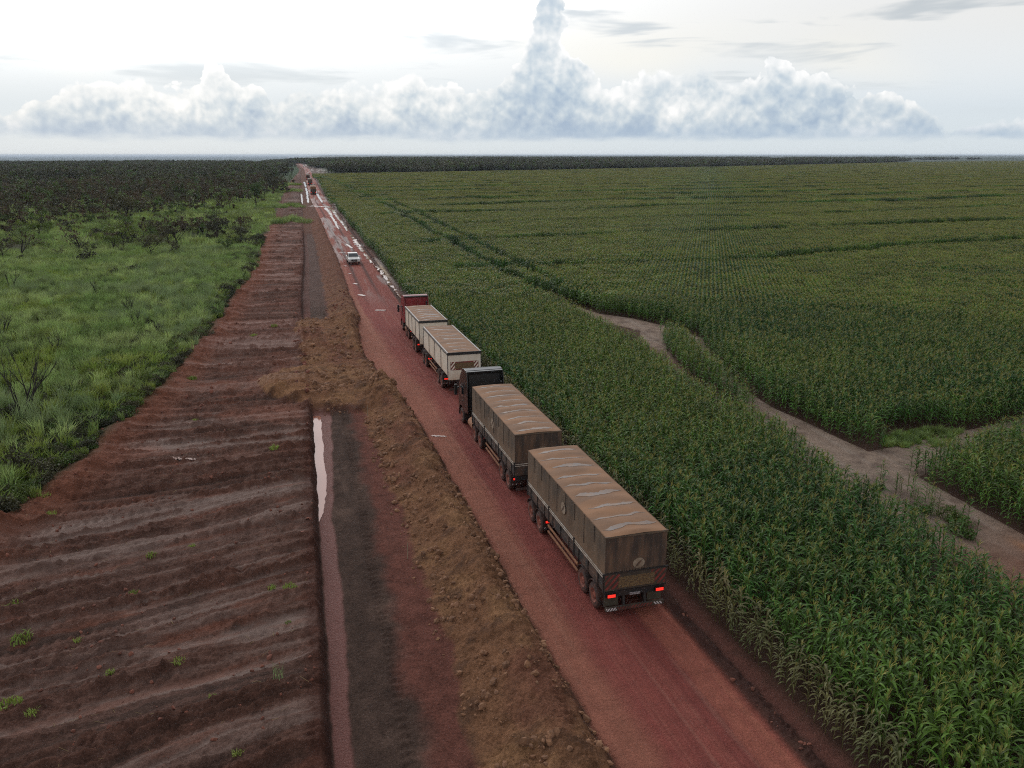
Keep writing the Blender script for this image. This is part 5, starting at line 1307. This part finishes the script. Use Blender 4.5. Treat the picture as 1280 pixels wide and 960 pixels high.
# ------------------------------------------------------------------ dark grain trailer (local: rear at y=0, forward +y)
def grain_trailer(loc, L_, rear_axles, label, rear_detail, front=None, seed=1, film=True, bows=9):
    o = empty('grain_trailer', loc); tag(o, label, 'trailer', 'dark tarpaulin-covered grain trailers')
    HW, ZB, ZP, ZT = 1.30, 1.26, 1.92, 3.53
    chassis(o, .15, L_-.1)
    MB().box(-HW+.01, HW-.01, .03, L_-.03, ZB-.06, ZB+.02).build('floor', M_CHASSIS, o)
    # side boards in three lengths with posts, trims and latches
    segs = 3; sl = L_/segs
    for s in (-1, 1):
        for k in range(segs):
            y0, y1 = k*sl+.07, (k+1)*sl-.07
            xa, xb = sorted((s*(HW-.04), s*HW))
            p = MB().box(xa, xb, y0, y1, ZB, ZP).build('side_board', M_PANEL, o)
            for z in (1.44, 1.86, 1.76):
                ta, tb = sorted((s*HW, s*(HW+.014)))
                MB().box(ta, tb, y0, y1, z, z+.045).build('trim_strip', M_TRIM if z > 1.7 else M_PANEL, p)
            for j in range(3):
                yy = y0+(y1-y0)*(j+.5)/3; la, lb = sorted((s*HW, s*(HW+.03)))
                MB().box(la, lb, yy-.025, yy+.025, ZB-.12, ZP-.16).build('latch', M_BLACK, p)
        for k in range(segs+1):
            yy = min(max(k*sl, .05), L_-.05); pa, pb = sorted((s*(HW-.05), s*(HW+.035)))
            MB().box(pa, pb, yy-.05, yy+.05, ZB-.1, ZP+.04).build('side_post', M_DARK, o)
    # tarpaulin walls, top and the dark creases down the sides
    for s in (-1, 1):
        x = s*(HW-.015)
        box_sheet('tarp_side', o, M_TARPS, [(x, 0, ZP-.03), (x, L_, ZP-.03), (x, L_, ZT), (x, 0, ZT)], 90, 14, .016, seed+(s > 0), True)
        for k in range(1, bows):
            yy = L_*k/bows; za = ZT-.03-R.uniform(.55, 1.45); xa, xb = sorted((s*(HW+.004), s*(HW+.02)))
            MB().box(xa, xb, yy-.012, yy+.012, za, ZT-.01).build('crease_shade', M_BLACK, o)  # shade of a tarp crease put in as a thin black strip
    te = box_sheet('tarp_end', o, M_TARPR, [(-HW+.012, 0.0, ZP-.03), (HW-.012, 0.0, ZP-.03), (HW-.012, 0, ZT), (-HW+.012, 0, ZT)], 30, 16, .014, seed+5)
    box_sheet('tarp_end', o, M_TARPR, [(HW-.012, L_, ZP-.03), (-HW+.012, L_, ZP-.03), (-HW+.012, L_, ZT), (HW-.012, L_, ZT)], 30, 12, .012, seed+6)
    tarp_roof(o, -.02, L_+.02, ZT, bows, seed, film=film)
    MB().box(-HW-.02, HW+.02, -.03, .02, ZT-.07, ZT+.0).build('tarp_hem', M_TARPS, o)
    logo(o, L_*.47, 2.72, 'x', -HW-.012, .30 if not rear_detail else .26); 
    if rear_detail: logo(o, .12, 2.28, 'y', -.02, .22)
    else: logo(o, .25, 2.42, 'y', -.02, .30)
    # tailgate
    tg = MB().box(-HW, HW, -.05, -.01, ZB-.02, ZP+.06).build('tailgate', M_GATE if rear_detail else M_PANEL, o)
    if rear_detail:
        stripes(tg, -HW+.03, -.66, ZB+.05, ZP, -.051, .13, M_STRIPE, slope=.9); stripes(tg, .66, HW-.03, ZB+.05, ZP, -.051, .13, M_STRIPE, slope=.9)
        MB().box(-.72, .80, -.064, -.052, ZB+.07, ZP-.12).build('warning_board', M_BOARD, tg)
        MB().box(-HW-.03, HW+.05, -.07, -.03, ZP+.05, ZP+.10).build('gate_rail', M_DARK, tg)
        lettering(o, 'LIBRELATO', (-.05, -.08, ZP+.115), .15, M_LETTER, space=1.5)
        # rear frame, lamps, plate, flaps and striped bumper
        MB().box(-HW+.05, HW-.05, -.02, .12, ZB-.30, ZB-.06).build('rear_beam', M_DARK, o)
        for s in (-1, 1):
            lamp(o, s*1.02, -.12, 1.06, .32, .12)
            MB().box(s*.92-.30, s*.92+.30, .14, .17, .48, .96).build('mud_flap', M_FLAP, o)
            MB().prism_x([(.02, .98), (.16, .98), (.05, .46), (-.06, .46)], s*.45-.05, s*.45+.05).build('bumper_arm', M_DARK, o)
        MB().box(-.22, .22, -.05, -.03, .95, 1.05).build('number_plate', M_PLATE, o)
        bp_ = MB().box(-1.24, 1.24, -.10, .0, .38, .54).build('bumper', M_GATE, o)
        stripes(bp_, -1.22, -.78, .40, .52, -.101, .065, M_WHITE, step=.12, slope=.8); stripes(bp_, .78, 1.22, .40, .52, -.101, .065, M_WHITE, step=.12, slope=-.8)
        stripes(bp_, -.74, .74, .40, .52, -.101, .06, M_STRIPE, step=.13, slope=.8)
    else:
        MB().box(-HW+.05, HW-.05, -.02, .12, ZB-.30, ZB-.06).build('rear_beam', M_DARK, o)
        tr_ = [MB().box(-HW+.02, HW-.02, -.062, -.05, z, z+.035).build('trim_strip', M_TRIM, tg) for z in (1.86, 1.76)]
        MB().box(-1.2, 1.2, -.06, .0, .40, .52).build('bumper', M_CHASSIS, o)
    for y in rear_axles: axle(o, y)
    guard_set(o, rear_axles, flap=not rear_detail)
    if front:
        for y in front: axle(o, y)
        guard_set(o, front, strip=True); dolly(o, sum(front)/2, L_+2.2)
        side_guard(o, max(rear_axles)+.75, min(front)-1.15)
    else:
        side_guard(o, max(rear_axles)+.75, L_-3.2)
        for s in (-1, 1): MB().box(s*.75-.05, s*.75+.05, L_-3.0, L_-2.9, .35, 1.0).box(s*.75-.12, s*.75+.12, L_-3.07, L_-2.83, .30, .35).build('landing_leg', M_CHASSIS, o)
    return o
TX = 12.65
grain_trailer((TX, 26.7, 0), 10.1, (1.05, 2.32), 'dark grain trailer nearest the camera with striped tailgate and both tail lamps lit', True, (8.2, 9.5), seed=3)
grain_trailer((TX+.02, 39.2, 0), 9.65, (1.3, 2.65), 'dark grain trailer coupled right behind the black tractor', False, None, seed=8, bows=9)

# ------------------------------------------------------------------ white tipper trailer
def tipper_trailer(loc, L_, rear_axles, label, board, front=None, seed=1, film=True):
    o = empty('tipper_trailer', loc); tag(o, label, 'trailer', 'white tipper trailers behind the red tractor')
    HW, ZB, ZT = 1.26, 1.18, 3.30
    chassis(o, .2, L_-.1, .86)
    MB().prism_y([(-HW+.25, ZB), (HW-.25, ZB), (HW-.02, ZB+.35), (HW-.02, ZT-.02), (-HW+.02, ZT-.02), (-HW+.02, ZB+.35)], .05, L_-.05).build('hopper', M_BODYW, o)
    for s in (-1, 1):
        for k in range(4):
            y0, y1 = .05+(L_-.1)*k/4+.03, .05+(L_-.1)*(k+1)/4-.03; xa, xb = sorted((s*(HW-.02), s*(HW+.01)))
            MB().box(xa, xb, y0, y1, ZB+.35, ZT-.10).build('side_panel', M_BODYW, o, bevel=.008)
        for k in range(5):
            yy = .05+(L_-.1)*k/4; xa, xb = sorted((s*(HW-.02), s*(HW+.045)))
            MB().box(xa, xb, yy-.03, yy+.03, ZB+.30, ZT-.08).build('side_rib', M_STEEL, o)
        xa, xb = sorted((s*(HW-.05), s*(HW+.05)))
        MB().box(xa, xb, -.02, L_+.02, ZT-.08, ZT+.03).build('top_rail', M_STEEL if s < 0 else M_STEEL, o)
        MB().box(s*HW-.07, s*HW+.07, -.01, L_, ZT-.14, ZT-.081).build('rail_seal', M_BLACK, o)
    tarp_roof(o, -.02, L_+.02, ZT+.02, 8, seed, camber=.10, film=film, hw=1.22, sag=.04)
    MB().box(-HW-.04, HW+.04, -.09, -.021, ZT-.16, ZT+.05).build('header_band', M_BLACK, o)
    tg = MB().box(-HW+.02, HW-.02, -.045, .045, ZB+.05, ZT-.17).build('tailgate', M_BODYW, o)
    if board:
        fb = MB().box(-1.08, 1.08, -.062, -.046, 1.98, 2.62).build('striped_board', M_STRIPE, tg)
        stripes(fb, -1.06, -.70, 2.0, 2.60, -.0635, .12, M_BODYW, slope=.8, step=.26); stripes(fb, .70, 1.06, 2.0, 2.60, -.0635, .12, M_BODYW, slope=.8, step=.26)
        MB().box(-.74, .74, -.076, -.064, 2.08, 2.52).build('warning_board', M_BOARD, tg)
        MB().box(-.2, .2, -.05, -.03, .98, 1.08).build('number_plate', M_PLATE, o)
    for s in (-1, 1): MB().box(s*.5-.06, s*.5+.06, -.02, .06, .45, 1.2).build('bumper_arm', M_CHASSIS, o)
    MB().box(-1.18, 1.18, -.06, .02, .40, .54).build('bumper', M_CHASSIS, o)
    for y in rear_axles: axle(o, y)
    guard_set(o, rear_axles, strip=board, zl=.86)
    for s in (-1, 1):
        for y in rear_axles[:1]: MB().box(s*1.0-.28, s*1.0+.28, y-.5, y-.1, 1.14, 1.3).build('tool_box', M_CHASSIS, o, bevel=.02)
    if front:
        for y in front: axle(o, y)
        guard_set(o, front, strip=False, zl=.86); dolly(o, sum(front)/2, L_+1.8)
        side_guard(o, max(rear_axles)+.75, min(front)-1.15, 1.16)
    else:
        side_guard(o, max(rear_axles)+.75, L_-2.6, 1.16)
    return o
tipper_trailer((13.2, 59.1, 0), 10.2, (2.5, 3.85), 'white tipper trailer with a red striped board, last behind the red tractor', True, (9.4, 10.7), seed=21)
tipper_trailer((13.25, 71.8, 0), 7.9, (2.3, 3.65), 'shorter white tipper trailer directly behind the red tractor', False, None, seed=25)

# ------------------------------------------------------------------ tractors (local: first drive axle at y=0, forward +y)
def tractor(loc, paint, inner, label, ztop, y_cab, y_steer):
    o = empty('truck_tractor', loc); tag(o, label, 'truck')
    HW = 1.25; yb = y_cab; yf = y_cab+2.3
    m = MB()
    for x in (-.43, .43): m.box(x-.05, x+.05, -1.0, yf-.3, .72, .98)
    m.box(-.5, .5, -.2, .9, .98, 1.06); m.build('chassis', M_CHASSIS, o)
    # cab shell: side outline swept across, wheel arch cut out
    arch = [(y_steer+.68*math.cos(a), .55+.68*math.sin(a)) for a in np.linspace(.12, math.pi-.12, 9)]
    outl = [(yf-.02, .42), (yf+.06, .9), (yf+.04, 1.75), (yf-.22, 2.75), (yf-.55, 3.25), (yf-1.2, ztop-.14), (yb+.5, ztop-.02), (yb+.10, ztop-.06), (yb, ztop-.25), (yb, 1.02), (arch[-1][0]-.02, 1.02)] + arch[::-1] + [(arch[0][0]+.05, .42)]
    cab = MB().prism_x(outl, -HW, HW).build('cab', paint, o, bevel=.07, seg=3)
    for s in (-1, 1):
        x0, x1 = sorted((s*(HW-.05), s*(HW+.008)))
        MB().prism_x([(yf-1.55, 1.95), (yf-.42, 1.95), (yf-.58, 2.62), (yf-1.5, 2.66)], x0, x1).build('side_window', M_GLASS, cab, bevel=.01)
        MB().box(x0+s*.0, x1+s*.012, yf-1.62, yf-1.60, 1.05, 2.7).build('door_seam', M_BLACK, cab)
        MB().box(*sorted((s*(HW+.0), s*(HW+.04))), yf-1.5, yf-1.32, 1.72, 1.76).build('door_handle', M_BLACK, cab)
        # fin that closes the gap to the trailer, and the roof-side fairing
        fa, fb = sorted((s*(HW-.06), s*(HW-.005)))
        MB().prism_x([(yb+.05, 1.15), (yb+.05, ztop-.12), (yb-.18, ztop-.10), (yb-.42, 2.9), (yb-.42, 1.15)], fa, fb).build('side_fairing', paint, cab, bevel=.02)
        mr = MB().box(*sorted((s*(HW+.02), s*(HW+.26))), yf-.36, yf-.26, 2.35, 2.42).build('mirror_arm', M_BLACK, cab)
        MB().box(*sorted((s*(HW+.16), s*(HW+.36))), yf-.42, yf-.24, 1.85, 2.6).build('mirror', M_BLACK, cab, bevel=.04)
        MB().tube([(s*1.0, yb-.05-1.9, .75), (s*1.0, yb-.75, .75)], .33, 18).build('fuel_tank', M_TAN, o)
        MB().box(*sorted((s*.72, s*1.24)), yf-1.6, yf-1.15, .38, .95).build('step', M_BLACK, o, bevel=.02)
        MB().box(*sorted((s*.80, s*1.18)), yf+.055, yf+.10, .62, .85).build('headlight', M_HEAD, cab, bevel=.015)
    MB().prism_x([(yf+.035, 1.9), (yf+.06, 1.9), (yf-.19, 2.72), (yf-.215, 2.72)], -1.12, 1.12).build('windscreen', M_GLASS, cab)
    for z in (1.0, 1.2, 1.4, 1.6): MB().box(-.95, .95, yf+.055, yf+.085, z, z+.10).build('grille_bar', M_BLACK, cab)
    MB().box(-1.24, 1.24, yf-.1, yf+.12, .38, .60).build('front_bumper', M_DARK, cab, bevel=.03)
    # rear wall: recessed panel, rails and roof lip
    rw = MB().box(-1.05, 1.05, yb-.03, yb+.01, 1.2, ztop-.34).build('rear_panel', inner, cab, bevel=.01)
    for z in (2.1, 2.75, 3.2): MB().box(-1.02, 1.02, yb-.055, yb-.031, z, z+.05).build('panel_rib', inner, rw)
    MB().box(-1.22, 1.22, yb-.17, yb+.04, ztop-.20, ztop-.08).build('roof_lip', M_BLACK if paint is M_CABR else paint, cab, bevel=.02)
    MB().tube([(1.02, yb-.35, .9), (1.02, yb-.35, 3.1), (1.02, yb-.45, 3.25)], .075, 10).build('exhaust_stack', M_DARK, o)
    MB().box(-.9, .3, yb-.45, yb-.2, 1.0, 1.6).build('air_tank', M_CHASSIS, o, bevel=.05)
    MB().tube([(-.35, yb-.2, 1.6), (-.3, yb-.6, 1.25), (-.25, yb-1.1, 1.4), (-.25, yb-1.3, 1.6)], .02, 5).build('air_hose', M_BLACK, o)
    for y in (0.0, 1.38): axle(o, y)
    axle(o, y_steer, 1.08, False)
    guard_set(o, (0.0, 1.38), strip=False, zl=.92)
    return o
tractor((TX+.08, 47.2, 0), M_CABK, M_BLACK, 'black tractor unit hauling the two dark grain trailers', 4.02, 3.85, 5.35)
tractor((13.55, 80.1, 0), M_CABR, M_CABR, 'red tractor unit hauling the two white tipper trailers', 3.86, 2.75, 4.35)

# ------------------------------------------------------------------ white pickup coming towards the camera (local: front at y=0, body towards +y)
def pickup(loc, label, group=None):
    o = empty('pickup_truck', loc); tag(o, label, 'pickup', group)
    HW = .93
    side = [(.12, .42), (.02, .62), (.05, .95), (.22, 1.05), (1.25, 1.14), (1.25, 1.14), (5.2, 1.10), (5.25, .6), (5.15, .5), (4.6, .5)]
    def arch(c): return [(c+.46*math.cos(a), .38+.46*math.sin(a)) for a in np.linspace(.25, math.pi-.25, 8)]
    poly = [(.12, .42), (.02, .62), (.05, .92), (.25, 1.04), (1.3, 1.15), (5.2, 1.12), (5.25, .6), (5.15, .5)] + arch(4.2) + arch(.95)
    b = MB().prism_x(poly, -HW, HW).build('body', M_CAR, o, bevel=.05, seg=3)
    cb = MB(); w0, w1 = HW-.03, HW-.17
    cb.add([(-w0, 1.25, 1.13), (w0, 1.25, 1.13), (w0, 3.5, 1.13), (-w0, 3.5, 1.13), (-w1, 2.0, 1.74), (w1, 2.0, 1.74), (w1, 3.25, 1.76), (-w1, 3.25, 1.76)],
           [(0, 1, 5, 4), (1, 2, 6, 5), (2, 3, 7, 6), (3, 0, 4, 7), (4, 5, 6, 7), (0, 3, 2, 1)])
    cab = cb.build('cabin', M_CAR, o, bevel=.04)
    MB().add([(-w0+.10, 1.34, 1.22), (w0-.10, 1.34, 1.22), (w1-.03, 1.93, 1.70), (-w1+.03, 1.93, 1.70)], [(0, 1, 2, 3)]).build('windscreen', M_GLASS, cab).location = (0, -.03, .012)
    for s in (-1, 1):
        f = lambda t, z: s*(w0+(w1-w0)*(z-1.13)/.62+.008)
        MB().add([(f(0, 1.2), 1.6, 1.2), (f(0, 1.2), 3.3, 1.2), (f(0, 1.66), 3.15, 1.66), (f(0, 1.66), 2.1, 1.66)], [(0, 1, 2, 3)]).build('side_window', M_GLASS, cab)
        MB().box(*sorted((s*(HW-.0), s*(HW+.2))), 1.55, 1.68, 1.14, 1.32).build('mirror', M_CAR, o, bevel=.03)
        MB().box(*sorted((s*.52, s*.86)), -.01, .08, .80, .93).build('headlight', M_HEAD, b, bevel=.02)
        for y in (.95, 4.2): put_wheel(o, s*.80, y, .38, s, CARWHEEL)
    MB().box(-.48, .48, -.02, .06, .66, .92).build('grille', M_BLACK, b, bevel=.02)
    MB().box(-.45, .45, -.012, .03, .44, .56).build('bumper_intake', M_BLACK, b)
    MB().box(-.2, .2, -.03, -.015, .60, .70).build('number_plate', M_PLATE, b)
    MB().box(-HW+.08, HW-.08, 3.6, 5.1, .75, 1.14).build('load_bed', M_BLACK, o).location = (0, 0, .0)
    return o
pickup((12.75, 139.0, .02), 'white pickup driving towards the camera on the wet road')
pickup((float(bend(1290))+11.0, 1290, .02), 'tiny pale pickup far up the road in the forest cut')

# ------------------------------------------------------------------ far queue of trucks seen from behind
def far_truck(loc, bodym, tarpm, label):
    o = empty('grain_truck', loc); tag(o, label, 'truck', 'queue of trucks far up the road')
    for k, (y0, y1) in enumerate(((0, 10), (12.2, 21.5))):
        bd = MB().box(-1.3, 1.3, y0, y1, 1.25, 2.6).build('body', bodym, o)
        MB().prism_y([(-1.3, 2.6), (1.3, 2.6), (1.3, 3.5), (.6, 3.66), (-.6, 3.66), (-1.3, 3.5)], y0, y1).build('tarp', tarpm, o)
        MB().box(-1.2, 1.2, y0+.1, y1-.1, .9, 1.22).build('chassis', M_CHASSIS, o)
        MB().box(-1.2, 1.2, y0-.05, y0+.02, .4, .95).build('mud_flap', M_CHASSIS, o)
        for s in (-1, 1): MB().box(s*1.0-.2, s*1.0+.2, y0-.08, y0-.051, 1.0, 1.14).build('tail_lamp', M_LAMP, o)
        for yy in (y0+1.2, y0+2.5, y1-2.4, y1-1.1):
            for s in (-1, 1): put_wheel(o, s*1.14, yy, side=s)
    MB().prism_x([(23, .6), (25.2, .6), (25.2, 2.0), (24.9, 3.0), (24, 3.7), (23, 3.8)], -1.25, 1.25).build('cab', M_CABK, o, bevel=.05)
    for s in (-1, 1): put_wheel(o, s*1.1, 24.4, side=s)
    return o
for (u_, y_, bm_, tm_, l_) in ((10.6, 398, M_PANEL, M_TARPT, 'nearest of the far trucks, with a tan tarp, waiting in the wet stretch'), (10.4, 520, M_PANEL, M_TARPS, 'second far truck in the queue, with a dark tarp'), (9.9, 640, M_CHASSIS, M_TARPS, 'third far truck in the queue, farthest and reddish dark')):
    o = far_truck((u_+float(bend(y_)), y_, .02), bm_, tm_, l_); o.rotation_euler = (0, 0, -.045)

# ------------------------------------------------------------------ survey stakes on the bank
M_WOOD = mat('stake_wood', C(170, 150, 126), C(140, 118, 96), scale=6, rough=.8)
for x, y, l in ((6.8, 96.6, 'thin pale stake in the far end of the bank'), (5.5, 56.0, 'thin pale stake on the heaped dirt by the pool'), (4.85, 34.2, 'thin pale stake between the graded strip and the bank')):
    o = MB().tube([(0, 0, -.2), (.03, .02, .75), (.04, .02, .8)], [.025, .022, .004], 5).build('stake', M_WOOD); o.location = (x, y, gz(x, y)); tag(o, l, 'stake')

# ------------------------------------------------------------------ the air
def haze():
    o = MB().box(-47000, 47000, -4200, 47000, -62, 26).build('haze', [])
    m = bpy.data.materials.new('haze_air'); m.use_nodes = True; N = m.node_tree.nodes; N.clear()
    v = N.new('ShaderNodeVolumePrincipled'); v.inputs['Density'].default_value = 4.8e-5; v.inputs['Color'].default_value = (.72, .83, .97, 1); v.inputs['Anisotropy'].default_value = .0
    out = N.new('ShaderNodeOutputMaterial'); m.node_tree.links.new(v.outputs[0], out.inputs['Volume'])
    o.data.materials.append(m); tag(o, 'pale thin air haze over the whole plain', 'haze', kind='stuff')
haze()
